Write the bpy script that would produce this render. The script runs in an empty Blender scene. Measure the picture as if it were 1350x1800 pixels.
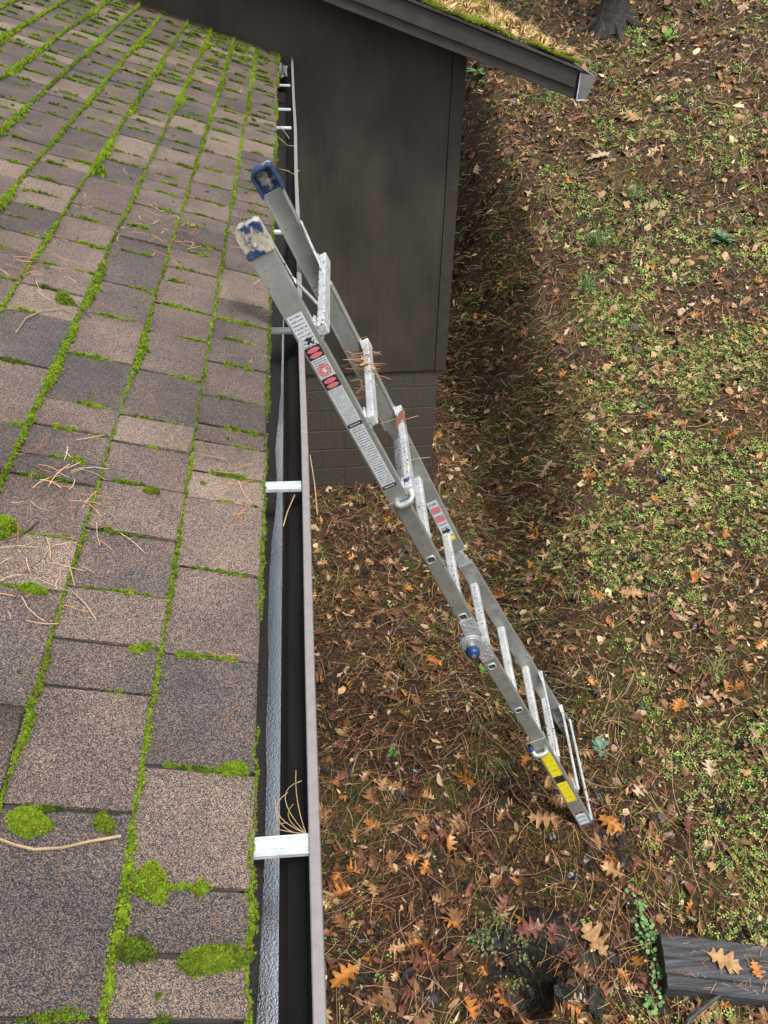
import bpy, math, random
import numpy as np
from mathutils import Matrix, Vector

rng = np.random.default_rng(7)
random.seed(7)
scn = bpy.context.scene
COL = scn.collection

# ------------------------------------------------------------------ camera
CAMZ = 4.4                     # the camera hangs 4.4 m above the ground at the foot of the wing wall
F = 1380.0                     # focal length in pixels of the 1350x1800 photograph
ROT = np.array([[0.99512589, 0.05267995, -0.08336241],
                [-0.09792121, 0.62781486, -0.7721787],
                [0.01165783, 0.77657796, 0.6299133]])
cam_d = bpy.data.cameras.new('camera')
cam = bpy.data.objects.new('camera', cam_d)
COL.objects.link(cam)
M4 = np.eye(4); M4[:3, :3] = ROT; M4[2, 3] = CAMZ
cam.matrix_world = Matrix(M4.tolist())
cam_d.sensor_fit = 'HORIZONTAL'; cam_d.sensor_width = 36.0
cam_d.lens = 36.0 * F / 1350.0
cam_d.clip_start = 0.05; cam_d.clip_end = 2000
scn.camera = cam

# ------------------------------------------------------------------ sky, sun, exposure
SUN_EL, SUN_AZ = math.radians(66), math.radians(155)    # azimuth counted from +Y towards +X
world = bpy.data.worlds.new('World'); scn.world = world; world.use_nodes = True
wn = world.node_tree; bg = wn.nodes['Background']
sky = wn.nodes.new('ShaderNodeTexSky'); sky.sky_type = 'NISHITA'; sky.sun_disc = False
sky.sun_elevation = SUN_EL; sky.sun_rotation = SUN_AZ
sky.air_density = 1.0; sky.dust_density = 4.0; sky.ozone_density = 1.0
hs = wn.nodes.new('ShaderNodeHueSaturation'); hs.inputs['Saturation'].default_value = 0.28
wn.links.new(sky.outputs[0], hs.inputs['Color']); wn.links.new(hs.outputs[0], bg.inputs[0])
bg.inputs[1].default_value = 0.10
sd = bpy.data.lights.new('sun', 'SUN'); sd.energy = 1.5; sd.angle = math.radians(14); sd.color = (1, 0.97, 0.92)
sun = bpy.data.objects.new('sun', sd); COL.objects.link(sun)
sdir = Vector((math.sin(SUN_AZ) * math.cos(SUN_EL), math.cos(SUN_AZ) * math.cos(SUN_EL), math.sin(SUN_EL)))
sun.rotation_euler = sdir.to_track_quat('Z', 'Y').to_euler(); sun.location = sdir * 30
vs = scn.view_settings
vs.view_transform = 'Standard'; vs.look = 'None'; vs.gamma = 1.0; vs.use_curve_mapping = False
vs.exposure = 1.12
scn.cycles.use_denoising = True; scn.cycles.denoiser = 'OPENIMAGEDENOISE'
scn.cycles.max_bounces = 6

# ------------------------------------------------------------------ pixel helpers (photograph pixels -> rays)
CAM = np.array([0, 0, CAMZ])
def ray(px, py): return ROT @ np.array([(px - 675) / F, -(py - 900) / F, -1.0])
def at_y(px, py, Y): d = ray(px, py); return CAM + d * (Y / d[1])
def at_z(px, py, Z): d = ray(px, py); return CAM + d * ((Z - CAMZ) / d[2])

# ------------------------------------------------------------------ noise
def _hash(ix, iy, s):
    h = (ix.astype(np.int64) * 374761393 + iy.astype(np.int64) * 668265263 + s * 974711) & 0x7fffffff
    h = ((h ^ (h >> 13)) * 1274126177) & 0x7fffffff
    return ((h ^ (h >> 16)) & 0xffff) / 65535.0
def vnoise(x, y, s=0):
    x = np.asarray(x, float); y = np.asarray(y, float)
    ix = np.floor(x); iy = np.floor(y); fx = x - ix; fy = y - iy
    fx = fx * fx * (3 - 2 * fx); fy = fy * fy * (3 - 2 * fy)
    a = _hash(ix, iy, s); b = _hash(ix + 1, iy, s); c = _hash(ix, iy + 1, s); d = _hash(ix + 1, iy + 1, s)
    return (a * (1 - fx) + b * fx) * (1 - fy) + (c * (1 - fx) + d * fx) * fy
def fbm(x, y, s=0, o=3):
    v = 0; a = 1; t = 0
    for i in range(o):
        v = v + a * vnoise(np.asarray(x) * 2 ** i, np.asarray(y) * 2 ** i, s + i * 17); t += a; a *= .5
    return v / t
def sstep(a, b, x): t = np.clip((x - a) / (b - a), 0, 1); return t * t * (3 - 2 * t)

# ------------------------------------------------------------------ terrain
HOLE = None
def H0(x, y):
    x = np.asarray(x, float); y = np.asarray(y, float)
    p = 1.12 + 0.10 * (x - 1.5) * sstep(-1, 3, x)
    q = y - 6.0 + 0.35 * (x - 2.2)
    p = p + 0.36 * np.log1p(np.exp(np.clip(q * 1.6, -30, 60))) / 1.6 * (1 - 0.6 * sstep(14, 40, y))
    D = 1.16 * np.clip((y - 1.25) / 4.55, 0, 1) ** 1.05
    floor_gain = 0.36 * np.log1p(np.exp(np.clip(q * 1.6, -30, 60))) / 1.6 * 0.75
    D = D + np.where(y > 5.0, floor_gain, 0) * sstep(5, 7, y)
    toe = 0.80 + 0.58 * sstep(2.8, 6.0, y) + 0.12 * (fbm(y * .9, y * 0 + 3, 5) - .5)
    crest = toe + .78 + 0.10 * sstep(4, 8, y) + 0.30 * (fbm(y * .8, y * 0 + 9, 6) - .5)
    g = 1 - sstep(toe, crest, x)
    return p - D * g
def H(x, y):
    z = H0(x, y)
    z = z + 0.15 * (fbm(np.asarray(x) * 1.5, np.asarray(y) * 1.5, 11, 3) - .5) + 0.045 * (fbm(np.asarray(x) * 7, np.asarray(y) * 7, 31, 3) - .5)
    if HOLE is not None:
        r = np.hypot((np.asarray(x) - HOLE[0]) / 1.25, np.asarray(y) - HOLE[1])
        z = z - 0.24 * (1 - sstep(.04, .20, r))
    return z
def ground_at(px, py):
    d = ray(px, py); t = np.linspace(1.5, 40, 6000)
    x = d[0] * t; y = d[1] * t; z = CAMZ + d[2] * t
    k = np.argmax(z < H(x, y))
    return np.array([x[k], y[k], float(H(x[k], y[k]))])
HOLE = ground_at(905, 1722)[:2]
def Hn(x, y, e=.06):
    gx = (H(x + e, y) - H(x - e, y)) / (2 * e); gy = (H(x, y + e) - H(x, y - e)) / (2 * e)
    n = np.stack([-gx, -gy, np.ones_like(gx)], -1)
    return n / np.linalg.norm(n, axis=-1, keepdims=True)

# ------------------------------------------------------------------ materials
def mat(name):
    m = bpy.data.materials.new(name); m.use_nodes = True
    nt = m.node_tree; b = nt.nodes['Principled BSDF']
    return m, nt, b
def N(nt, t, **kw):
    n = nt.nodes.new(t)
    for k, v in kw.items(): setattr(n, k, v)
    return n
def ramp(nt, fac, stops, mode='LINEAR'):
    r = nt.nodes.new('ShaderNodeValToRGB'); r.color_ramp.interpolation = mode
    el = r.color_ramp.elements
    while len(el) > 1: el.remove(el[-1])
    el[0].position = stops[0][0]; el[0].color = (*stops[0][1], 1)
    for p, c in stops[1:]:
        e = el.new(p); e.color = (*c, 1)
    nt.links.new(fac, r.inputs[0]); return r
def g3(v): return (v, v, v)
def noise_n(nt, scale, detail=4, coord=None, rough=.55, vec_scale=None):
    n = N(nt, 'ShaderNodeTexNoise'); n.inputs['Scale'].default_value = scale; n.inputs['Detail'].default_value = detail
    n.inputs['Roughness'].default_value = rough
    if coord is not None:
        if vec_scale:
            mp = N(nt, 'ShaderNodeMapping'); mp.inputs['Scale'].default_value = vec_scale
            nt.links.new(coord, mp.inputs[0]); coord = mp.outputs[0]
        nt.links.new(coord, n.inputs['Vector'])
    return n
def coords(nt, kind='Object'):
    return N(nt, 'ShaderNodeTexCoord').outputs[kind]
def wpos(nt): return N(nt, 'ShaderNodeNewGeometry').outputs['Position']
def mix(nt, fac, a, b, mode='MIX'):
    m = N(nt, 'ShaderNodeMix', data_type='RGBA', blend_type=mode)
    for s, v in ((0, fac), (6, a), (7, b)):
        if hasattr(v, 'is_output'): nt.links.new(v, m.inputs[s])
        elif s == 0: m.inputs[0].default_value = v
        else: m.inputs[s].default_value = (*v, 1)
    return m.outputs[2]
def math_n(nt, op, a, b=None, c=None):
    m = N(nt, 'ShaderNodeMath', operation=op)
    for i, v in enumerate((a, b, c)):
        if v is None: continue
        if hasattr(v, 'is_output'): nt.links.new(v, m.inputs[i])
        else: m.inputs[i].default_value = v
    return m.outputs[0]
def bump(nt, b, h, strength=.3, dist=.01):
    n = N(nt, 'ShaderNodeBump'); n.inputs['Strength'].default_value = strength; n.inputs['Distance'].default_value = dist
    nt.links.new(h, n.inputs['Height']); nt.links.new(n.outputs[0], b.inputs['Normal']); return n

def plain(name, col, rough=.6, metal=0., nscale=30, var=.35, bumpd=.0, spec=.5):
    m, nt, b = mat(name)
    n = noise_n(nt, nscale, 5, wpos(nt))
    r = ramp(nt, n.outputs[0], [(.3, tuple(c * (1 - var) for c in col)), (.7, tuple(min(1, c * (1 + var)) for c in col))])
    nt.links.new(r.outputs[0], b.inputs['Base Color'])
    b.inputs['Roughness'].default_value = rough; b.inputs['Metallic'].default_value = metal
    b.inputs['Specular IOR Level'].default_value = spec
    if bumpd: bump(nt, b, n.outputs[0], .5, bumpd)
    return m

def attr_mat(name, rough=.6, spec=.4, nscale=60, var=.25, trans=0., bumpd=0., gain=1.):
    """colour comes from the per-piece attribute 'Col'"""
    m, nt, b = mat(name)
    a = N(nt, 'ShaderNodeAttribute', attribute_name='Col')
    n = noise_n(nt, nscale, 3, wpos(nt))
    r = ramp(nt, n.outputs[0], [(.25, g3((1 - var) * gain)), (.75, g3((1 + var) * gain))])
    c = mix(nt, 1.0, a.outputs['Color'], r.outputs[0], 'MULTIPLY')
    nt.links.new(c, b.inputs['Base Color'])
    b.inputs['Roughness'].default_value = rough; b.inputs['Specular IOR Level'].default_value = spec
    if trans:
        t = N(nt, 'ShaderNodeBsdfTranslucent'); nt.links.new(c, t.inputs[0])
        ms = N(nt, 'ShaderNodeMixShader'); ms.inputs[0].default_value = trans
        out = nt.nodes['Material Output']
        nt.links.new(b.outputs[0], ms.inputs[1]); nt.links.new(t.outputs[0], ms.inputs[2]); nt.links.new(ms.outputs[0], out.inputs[0])
    if bumpd: bump(nt, b, n.outputs[0], .5, bumpd)
    return m

def shingle_mat():
    m, nt, b = mat('granule_shingle')
    p = wpos(nt)
    v = N(nt, 'ShaderNodeTexVoronoi'); v.inputs['Scale'].default_value = 900; nt.links.new(p, v.inputs['Vector'])
    sep = N(nt, 'ShaderNodeSeparateColor'); nt.links.new(v.outputs['Color'], sep.inputs[0])
    a = N(nt, 'ShaderNodeAttribute', attribute_name='Col')      # r = how tan the tab's blend is
    sa = N(nt, 'ShaderNodeSeparateColor'); nt.links.new(a.outputs['Color'], sa.inputs[0])
    big = noise_n(nt, 9, 4, p)
    dirt = noise_n(nt, 3.0, 5, p)
    tan = math_n(nt, 'ADD', sa.outputs[0], math_n(nt, 'MULTIPLY', math_n(nt, 'SUBTRACT', big.outputs[0], .5), .85))
    sel = math_n(nt, 'ADD', math_n(nt, 'MULTIPLY', sep.outputs[0], .8), math_n(nt, 'MULTIPLY', math_n(nt, 'SUBTRACT', tan, .5), .40))
    r = ramp(nt, sel, [(.0, (.018, .018, .022)), (.22, (.036, .034, .039)), (.34, (.085, .080, .084)), (.46, (.142, .117, .114)), (.60, (.24, .170, .143)), (.72, (.40, .245, .150)), (.88, (.50, .39, .29))])
    c = mix(nt, 1.0, r.outputs[0], ramp(nt, dirt.outputs[0], [(.3, g3(.50)), (.7, g3(.95))]).outputs[0], 'MULTIPLY')
    nt.links.new(c, b.inputs['Base Color'])
    b.inputs['Roughness'].default_value = .62; b.inputs['Specular IOR Level'].default_value = .5
    bump(nt, b, v.outputs['Distance'], .6, .0016).invert = True
    return m

def ground_mat():
    m, nt, b = mat('forest_floor')
    p = wpos(nt)
    n1 = noise_n(nt, 55, 10, p, .75); n2 = noise_n(nt, 2.2, 5, p); n3 = noise_n(nt, 90, 4, p)
    r = ramp(nt, n1.outputs[0], [(.34, (.010, .008, .006)), (.47, (.042, .026, .016)), (.56, (.10, .060, .034)), (.68, (.22, .14, .08))])
    gfac = ramp(nt, n2.outputs[0], [(.50, g3(0)), (.64, g3(.6))])
    gc = ramp(nt, n3.outputs[0], [(.3, (.030, .032, .010)), (.7, (.15, .155, .040))])
    c = mix(nt, gfac.outputs[0], r.outputs[0], gc.outputs[0])
    nt.links.new(c, b.inputs['Base Color']); b.inputs['Roughness'].default_value = .6; b.inputs['Specular IOR Level'].default_value = .2
    bump(nt, b, n1.outputs[0], 1.0, .03)
    return m

def siding_mat():
    m, nt, b = mat('painted_plywood')
    p = wpos(nt)
    g = noise_n(nt, 1.0, 6, p, .6, (42, 42, 2.2))
    cath = N(nt, 'ShaderNodeTexWave', wave_type='BANDS', bands_direction='X'); cath.inputs['Scale'].default_value = 9; cath.inputs['Distortion'].default_value = 9
    cath.inputs['Detail'].default_value = 3; cath.inputs['Detail Scale'].default_value = 1.2
    mp = N(nt, 'ShaderNodeMapping'); mp.inputs['Scale'].default_value = (1, 1, .16); nt.links.new(p, mp.inputs[0]); nt.links.new(mp.outputs[0], cath.inputs['Vector'])
    st = noise_n(nt, 2.5, 5, p, .6, (1, 1, .6))
    spk = noise_n(nt, 1, 2, p, .5, (60, 60, 14))
    c = ramp(nt, st.outputs[0], [(.30, (.027, .021, .016)), (.5, (.052, .043, .034)), (.72, (.086, .072, .056))]).outputs[0]
    c = mix(nt, .16, c, ramp(nt, g.outputs[0], [(.35, (.026, .022, .018)), (.65, (.070, .061, .051))]).outputs[0])
    c = mix(nt, ramp(nt, spk.outputs[0], [(.68, g3(0)), (.76, g3(.7))]).outputs[0], c, (.035, .028, .022))
    nt.links.new(c, b.inputs['Base Color']); b.inputs['Roughness'].default_value = .6
    h = math_n(nt, 'ADD', g.outputs[0], math_n(nt, 'MULTIPLY', cath.outputs[0], .5))
    bump(nt, b, h, .22, .004)
    return m

def alu_mat(name, base, rough, metal, specks=.5, sscale=70):
    m, nt, b = mat(name)
    p = wpos(nt)
    n = noise_n(nt, 14, 6, p, .65); s = noise_n(nt, sscale, 3, p, .6); d = noise_n(nt, 3.5, 4, p)
    r = ramp(nt, n.outputs[0], [(.3, tuple(c * .62 for c in base)), (.68, tuple(min(1, c * 1.15) for c in base))])
    sp = math_n(nt, 'ADD', s.outputs[0], math_n(nt, 'MULTIPLY', math_n(nt, 'SUBTRACT', d.outputs[0], .5), .22))
    f = ramp(nt, sp, [(.66 + .1 * (1 - specks), g3(0)), (.70 + .1 * (1 - specks), g3(1))])
    c = mix(nt, f.outputs[0], r.outputs[0], (.035, .025, .018))
    nt.links.new(c, b.inputs['Base Color'])
    mt = math_n(nt, 'MULTIPLY', math_n(nt, 'SUBTRACT', 1.0, f.outputs[0]), metal); nt.links.new(mt, b.inputs['Metallic'])
    rr = ramp(nt, n.outputs[0], [(.3, g3(rough + .12)), (.7, g3(rough - .08))]); nt.links.new(rr.outputs[0], b.inputs['Roughness'])
    return m

M = {}
M['shingle'] = shingle_mat()
M['ground'] = ground_mat()
M['siding'] = siding_mat()
M['alu'] = alu_mat('weathered_aluminium', (.50, .52, .49), .44, .75, .55)
M['alu_in'] = alu_mat('inner_aluminium', (.46, .48, .455), .46, .75, .75)
M['rung'] = alu_mat('speckled_rung', (.60, .62, .62), .5, .3, 1.55, 120)
M['cast'] = alu_mat('cast_hinge', (.50, .53, .53), .5, .5, .1)
M['galv'] = alu_mat('galvanised_hanger', (.66, .72, .74), .5, .35, .0)
M['bright'] = plain('bright_rivet', (.7, .7, .68), .3, .9, 60, .1)
M['block'] = plain('painted_block', (.068, .058, .047), .75, 0, 35, .22, .003)
M['mortar'] = plain('painted_mortar', (.064, .057, .048), .8, 0, 50, .2, .003)
M['board'] = plain('painted_board', (.045, .038, .032), .6, 0, 12, .25, .002)
M['dark'] = plain('dark_wood', (.05, .042, .036), .8, 0, 10, .25)  # plain dark brown for the wing soffit and the rung bores
M['deck'] = plain('felt_deck', (.035, .033, .032), .9, 0, 20, .3)
M['lip'] = plain('taupe_gutter_paint', (.225, .207, .205), .45, .0, 60, .10)
M['gcap'] = plain('grey_gutter_paint', (.17, .165, .16), .5, .0, 20, .2)
M['white_edge'] = plain('white_edge', (.6, .6, .6), .6, 0, 40, .2)
M['bark'] = plain('bark', (.034, .027, .023), .85, 0, 14, .6, .03)
M['timber'] = None
def blue_mat(name, wear):
    m, nt, b = mat(name); p = wpos(nt)
    n = noise_n(nt, 16, 5, p, .6); n2 = noise_n(nt, 90, 3, p)
    blue = ramp(nt, n2.outputs[0], [(.3, (.006, .022, .075)), (.7, (.016, .05, .14))]).outputs[0]
    tan = ramp(nt, n2.outputs[0], [(.3, (.28, .25, .19)), (.7, (.46, .42, .33))]).outputs[0]
    f = ramp(nt, n.outputs[0], [(wear - .03, g3(1)), (wear + .03, g3(0))]).outputs[0]
    nt.links.new(mix(nt, f, blue, tan), b.inputs['Base Color']); b.inputs['Roughness'].default_value = .5
    return m
M['blue_worn'] = blue_mat('worn_blue_plastic', .49)
M['blue'] = blue_mat('blue_plastic', .36)
M['blue_knob'] = plain('blue_knob', (.012, .045, .14), .3, 0, 40, .25)
M['red'] = plain('faded_red_print', (.62, .16, .18), .5, 0, 200, .12)
M['black'] = plain('black_print', (.02, .02, .02), .5, 0, 50, .2)
M['yellow_print'] = plain('yellow_print', (.75, .62, .03), .5, 0, 60, .1)
def text_mat(name, paper, ink, rows, dens=.5):
    """rows of unreadably small print"""
    m, nt, b = mat(name)
    uv = N(nt, 'ShaderNodeTexCoord').outputs['UV']; s = N(nt, 'ShaderNodeSeparateXYZ'); nt.links.new(uv, s.inputs[0])
    v = math_n(nt, 'FRACT', math_n(nt, 'MULTIPLY', s.outputs[1], rows))
    line = math_n(nt, 'LESS_THAN', v, .45)
    mp = N(nt, 'ShaderNodeMapping'); mp.inputs['Scale'].default_value = (16, rows * 1.0, 1); nt.links.new(uv, mp.inputs[0])
    n = N(nt, 'ShaderNodeTexNoise'); n.inputs['Scale'].default_value = 1.3; n.inputs['Detail'].default_value = 2; nt.links.new(mp.outputs[0], n.inputs['Vector'])
    word = ramp(nt, n.outputs[0], [(1 - dens - .04, g3(0)), (1 - dens + .04, g3(1))]).outputs[0]
    edge = math_n(nt, 'MULTIPLY', math_n(nt, 'GREATER_THAN', s.outputs[0], .08), math_n(nt, 'LESS_THAN', s.outputs[0], .92))
    f = math_n(nt, 'MULTIPLY', math_n(nt, 'MULTIPLY', line, edge), word)
    d = noise_n(nt, 60, 4, wpos(nt))
    pc = ramp(nt, d.outputs[0], [(.3, tuple(c * .75 for c in paper)), (.7, paper)]).outputs[0]
    nt.links.new(mix(nt, math_n(nt, 'MULTIPLY', f, .8), pc, ink), b.inputs['Base Color']); b.inputs['Roughness'].default_value = .45
    return m
M['label'] = text_mat('printed_label', (.62, .66, .68), (.08, .08, .09), 26, .55)
M['label_small'] = text_mat('printed_label_short', (.62, .66, .68), (.08, .08, .09), 9, .55)
M['label_yellow'] = text_mat('yellow_label', (.80, .68, .02), (.22, .17, .01), 5, .42)
M['label_blue'] = text_mat('brand_label', (.62, .68, .72), (.10, .22, .32), 4, .6)

M['leaf'] = attr_mat('fallen_leaf', .32, .42, 45, .42, .10, .003, 1.1)
M['needle'] = attr_mat('pine_needle', .5, .25, 20, .2, gain=1.15)
M['green'] = attr_mat('ground_cover_leaf', .55, .22, 30, .25, .22, gain=1.02)
M['moss'] = attr_mat('moss', .85, .15, 120, .3, .15)
M['flake'] = attr_mat('litter_flake', .45, .28, 60, .4, gain=1.2)

# ------------------------------------------------------------------ object helpers
def tag(o, label=None, cat=None, group=None, kind=None):
    if label: o['label'] = label
    if cat: o['category'] = cat
    if group: o['group'] = group
    if kind: o['kind'] = kind
    return o
def empty(name, loc, label=None, cat=None, group=None):
    o = bpy.data.objects.new(name, None); COL.objects.link(o); o.location = loc; o.empty_display_size = .05
    return tag(o, label, cat, group)
def fast_mesh(name, V, loops, starts, totals):
    me = bpy.data.meshes.new(name)
    me.vertices.add(len(V)); me.vertices.foreach_set('co', np.ascontiguousarray(V, np.float32).ravel())
    me.loops.add(len(loops)); me.loops.foreach_set('vertex_index', np.ascontiguousarray(loops, np.int32))
    me.polygons.add(len(starts)); me.polygons.foreach_set('loop_start', np.ascontiguousarray(starts, np.int32))
    me.polygons.foreach_set('loop_total', np.ascontiguousarray(totals, np.int32))
    me.update(calc_edges=True); return me
def set_col(me, C):
    a = me.attributes.new('Col', 'FLOAT_COLOR', 'POINT')
    C4 = np.ones((len(C), 4), np.float32); C4[:, :3] = C; a.data.foreach_set('color', C4.ravel())
def mesh_obj(name, V, Fc, m, parent=None, smooth=False, col=None):
    me = bpy.data.meshes.new(name); me.from_pydata([tuple(map(float, v)) for v in V], [], [tuple(map(int, f)) for f in Fc]); me.update()
    if smooth: me.polygons.foreach_set('use_smooth', [True] * len(me.polygons))
    if col is not None: set_col(me, np.tile(np.array(col, np.float32), (len(V), 1)) if np.ndim(col) == 1 else col)
    return link(name, me, m, parent)
def link(name, me, m, parent=None):
    if m is not None and len(me.materials) == 0: me.materials.append(m)
    o = bpy.data.objects.new(name, me); COL.objects.link(o)
    if parent is not None:
        o.parent = parent
        p = parent; off = Vector((0, 0, 0))
        while p is not None: off += p.location; p = p.parent
        o.location = -off            # parts are modelled in world coordinates
    return o
class Bag:
    """collects many copies of small templates into one mesh"""
    def __init__(s): s.V = []; s.L = []; s.S = []; s.T = []; s.C = []; s.nv = 0; s.nl = 0
    def add(s, tv, tf, P, R, S, C):
        n = len(P)
        if n == 0: return
        tv = np.asarray(tv, float); S = np.asarray(S, float)
        if S.ndim == 1: S = S[:, None]
        vv = tv[None] * S[:, None, :]
        W = np.einsum('nij,nkj->nki', R, vv) + P[:, None, :]
        k = len(tv); tl = np.concatenate([np.array(f) for f in tf]); tt = np.array([len(f) for f in tf])
        off = (np.arange(n) * k)[:, None] + s.nv
        s.L.append((tl[None] + off).ravel())
        ts = np.concatenate([[0], np.cumsum(tt)[:-1]])
        s.S.append((ts[None] + (np.arange(n) * len(tl))[:, None] + s.nl).ravel()); s.T.append(np.tile(tt, n))
        s.V.append(W.reshape(-1, 3)); s.C.append(np.repeat(np.asarray(C, float), k, 0))
        s.nv += n * k; s.nl += n * len(tl)
    def raw(s, V, Fc, C):
        V = np.asarray(V, float); tl = np.concatenate([np.array(f) for f in Fc]); tt = np.array([len(f) for f in Fc])
        s.L.append(tl + s.nv); s.S.append(np.concatenate([[0], np.cumsum(tt)[:-1]]) + s.nl); s.T.append(tt); s.V.append(V)
        s.C.append(np.tile(np.array(C, float), (len(V), 1)) if np.ndim(C) == 1 else np.asarray(C, float))
        s.nv += len(V); s.nl += len(tl)
    def build(s, name, m, parent=None, smooth=False):
        me = fast_mesh(name, np.concatenate(s.V), np.concatenate(s.L), np.concatenate(s.S), np.concatenate(s.T))
        set_col(me, np.concatenate(s.C))
        if smooth: me.polygons.foreach_set('use_smooth', np.ones(len(me.polygons), bool))
        return link(name, me, m, parent)
def frames(nrm, yaw):
    """rotation matrices whose z is nrm, spun by yaw"""
    nrm = np.asarray(nrm, float); n = len(nrm)
    ref = np.tile(np.array([0., 1., 0.]), (n, 1)); x = np.cross(ref, nrm)
    x /= np.linalg.norm(x, axis=1, keepdims=True) + 1e-9; y = np.cross(nrm, x)
    c = np.cos(yaw)[:, None]; s_ = np.sin(yaw)[:, None]
    return np.stack([x * c + y * s_, -x * s_ + y * c, nrm], -1)
def tilt(nrm, amt):
    n = nrm + rng.normal(0, 1, nrm.shape) * np.asarray(amt).reshape(-1, 1) if np.ndim(amt) else nrm + rng.normal(0, amt, nrm.shape)
    return n / np.linalg.norm(n, axis=1, keepdims=True)
def box_vf(x0, x1, y0, y1, z0, z1):
    V = [(x0, y0, z0), (x1, y0, z0), (x1, y1, z0), (x0, y1, z0), (x0, y0, z1), (x1, y0, z1), (x1, y1, z1), (x0, y1, z1)]
    Fc = [(0, 3, 2, 1), (4, 5, 6, 7), (0, 1, 5, 4), (1, 2, 6, 5), (2, 3, 7, 6), (3, 0, 4, 7)]
    return V, Fc
def join_vf(parts):
    V = []; Fc = []
    for v, f in parts:
        k = len(V); V += list(v); Fc += [tuple(i + k for i in q) for q in f]
    return V, Fc
def bevel(o, w, seg=2):
    md = o.modifiers.new('bevel', 'BEVEL'); md.width = w; md.segments = seg; md.limit_method = 'ANGLE'
    return o
def prism(poly, a, b, fn):
    """polygon (2-D) swept from a to b; fn(p, t) -> world"""
    n = len(poly); V = [fn(p, a) for p in poly] + [fn(p, b) for p in poly]
    Fc = [tuple(range(n))[::-1], tuple(range(n, 2 * n))] + [(i, (i + 1) % n, n + (i + 1) % n, n + i) for i in range(n)]
    return V, Fc
def tube_vf(pts, radii, seg=8):
    pts = np.asarray(pts, float); n = len(pts)
    if np.ndim(radii) == 0: radii = [radii] * n
    V = []; Fc = []
    tang = np.gradient(pts, axis=0); tang /= np.linalg.norm(tang, axis=1, keepdims=True)
    up = np.array([0.13, .21, .97]) if abs(tang[0] @ np.array([0.13, .21, .97])) < .9 else np.array([1., 0, 0])
    for i in range(n):
        x = np.cross(up, tang[i]); x /= np.linalg.norm(x); y = np.cross(tang[i], x)
        for k in range(seg):
            a = 2 * math.pi * k / seg; V.append(pts[i] + radii[i] * (math.cos(a) * x + math.sin(a) * y))
    for i in range(n - 1):
        for k in range(seg):
            Fc.append((i * seg + k, i * seg + (k + 1) % seg, (i + 1) * seg + (k + 1) % seg, (i + 1) * seg + k))
    Fc.append(tuple(range(seg))[::-1]); Fc.append(tuple((n - 1) * seg + k for k in range(seg)))
    return V, Fc

# ================================================================== GROUND
def axis(lo, f0, f1, hi, step, growth=1.13):
    a = list(np.arange(f0, f1, step)); s = step; x = f1
    while x < hi: a.append(x); s *= growth; x += s
    a.append(hi); s = step; x = f0 - step; left = []
    while x > lo: left.append(x); s *= growth; x -= s
    left.append(lo); return np.array(left[::-1] + a)
gx = axis(-90, -.6, 4.6, 120, .028); gy = axis(-60, .4, 8.5, 150, .032)
X, Y = np.meshgrid(gx, gy); Z = H(X, Y)
nx, ny = len(gx), len(gy)
idx = np.arange(nx * ny).reshape(ny, nx)
Q = np.stack([idx[:-1, :-1], idx[:-1, 1:], idx[1:, 1:], idx[1:, :-1]], -1).reshape(-1, 4)
me = fast_mesh('ground', np.stack([X, Y, Z], -1).reshape(-1, 3), Q.ravel(), np.arange(len(Q)) * 4, np.full(len(Q), 4))
me.polygons.foreach_set('use_smooth', np.ones(len(Q), bool))
tag(link('ground', me, M['ground']), 'sloping brown forest floor rising as a bank to the right of the wing', 'ground', kind='structure')

# ================================================================== HOUSE ROOF
TH = math.atan(1 / 3.0); EX = 0.143
XD, ZD = -0.100, 3.5
A = np.array([-math.cos(TH), 0, math.sin(TH)]); NR = np.array([math.sin(TH), 0, math.cos(TH)])
O_R = np.array([XD, 0, ZD])
def RP(a, y, h): return O_R + A * a + NR * h + np.array([0, y, 0])
def roof_hit(px, py, h=0.006):
    d = ray(px, py); o = O_R + NR * h
    t = (NR @ (o - CAM)) / (NR @ d); q = CAM + d * t
    return float((q - o) @ A), float(q[1])
WALLY = 5.84
house = empty('house', (-.7, 2.5, 0), 'house with a low mossy roof of tan and grey shingles above the gutter', 'house')
def rp_box(a0, a1, y0, y1, h0, h1):
    V = [RP(a, y, h) for h in (h0, h1) for a, y in ((a0, y0), (a0, y1), (a1, y1), (a1, y0))]
    return V, [(0, 3, 2, 1), (4, 5, 6, 7), (0, 1, 5, 4), (1, 2, 6, 5), (2, 3, 7, 6), (3, 0, 4, 7)]
deck = mesh_obj('roof', *rp_box(.012, 4.6, -2.5, 5.828, -.03, -.001), M['deck'], house)
mesh_obj('back_slope', [RP(4.6, -2.5, -.001), RP(4.6, 5.828, -.001), RP(4.6, 5.828, -.001) + np.array([-4.4, 0, -1.46]), RP(4.6, -2.5, -.001) + np.array([-4.4, 0, -1.46])], [(0, 1, 2, 3)], M['deck'], house)
mesh_obj('fascia_board', *box_vf(XD - .085, XD - .062, -2.5, 5.83, ZD - .19, ZD + .004), M['board'], house)
mesh_obj('soffit', *box_vf(XD - .62, XD - .088, -2.5, 5.83, ZD - .17, ZD - .155), M['board'], house)
mesh_obj('wall', *box_vf(XD - .74, XD - .62, -2.5, 5.83, -.9, ZD + .1), M['siding'], house)

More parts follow.
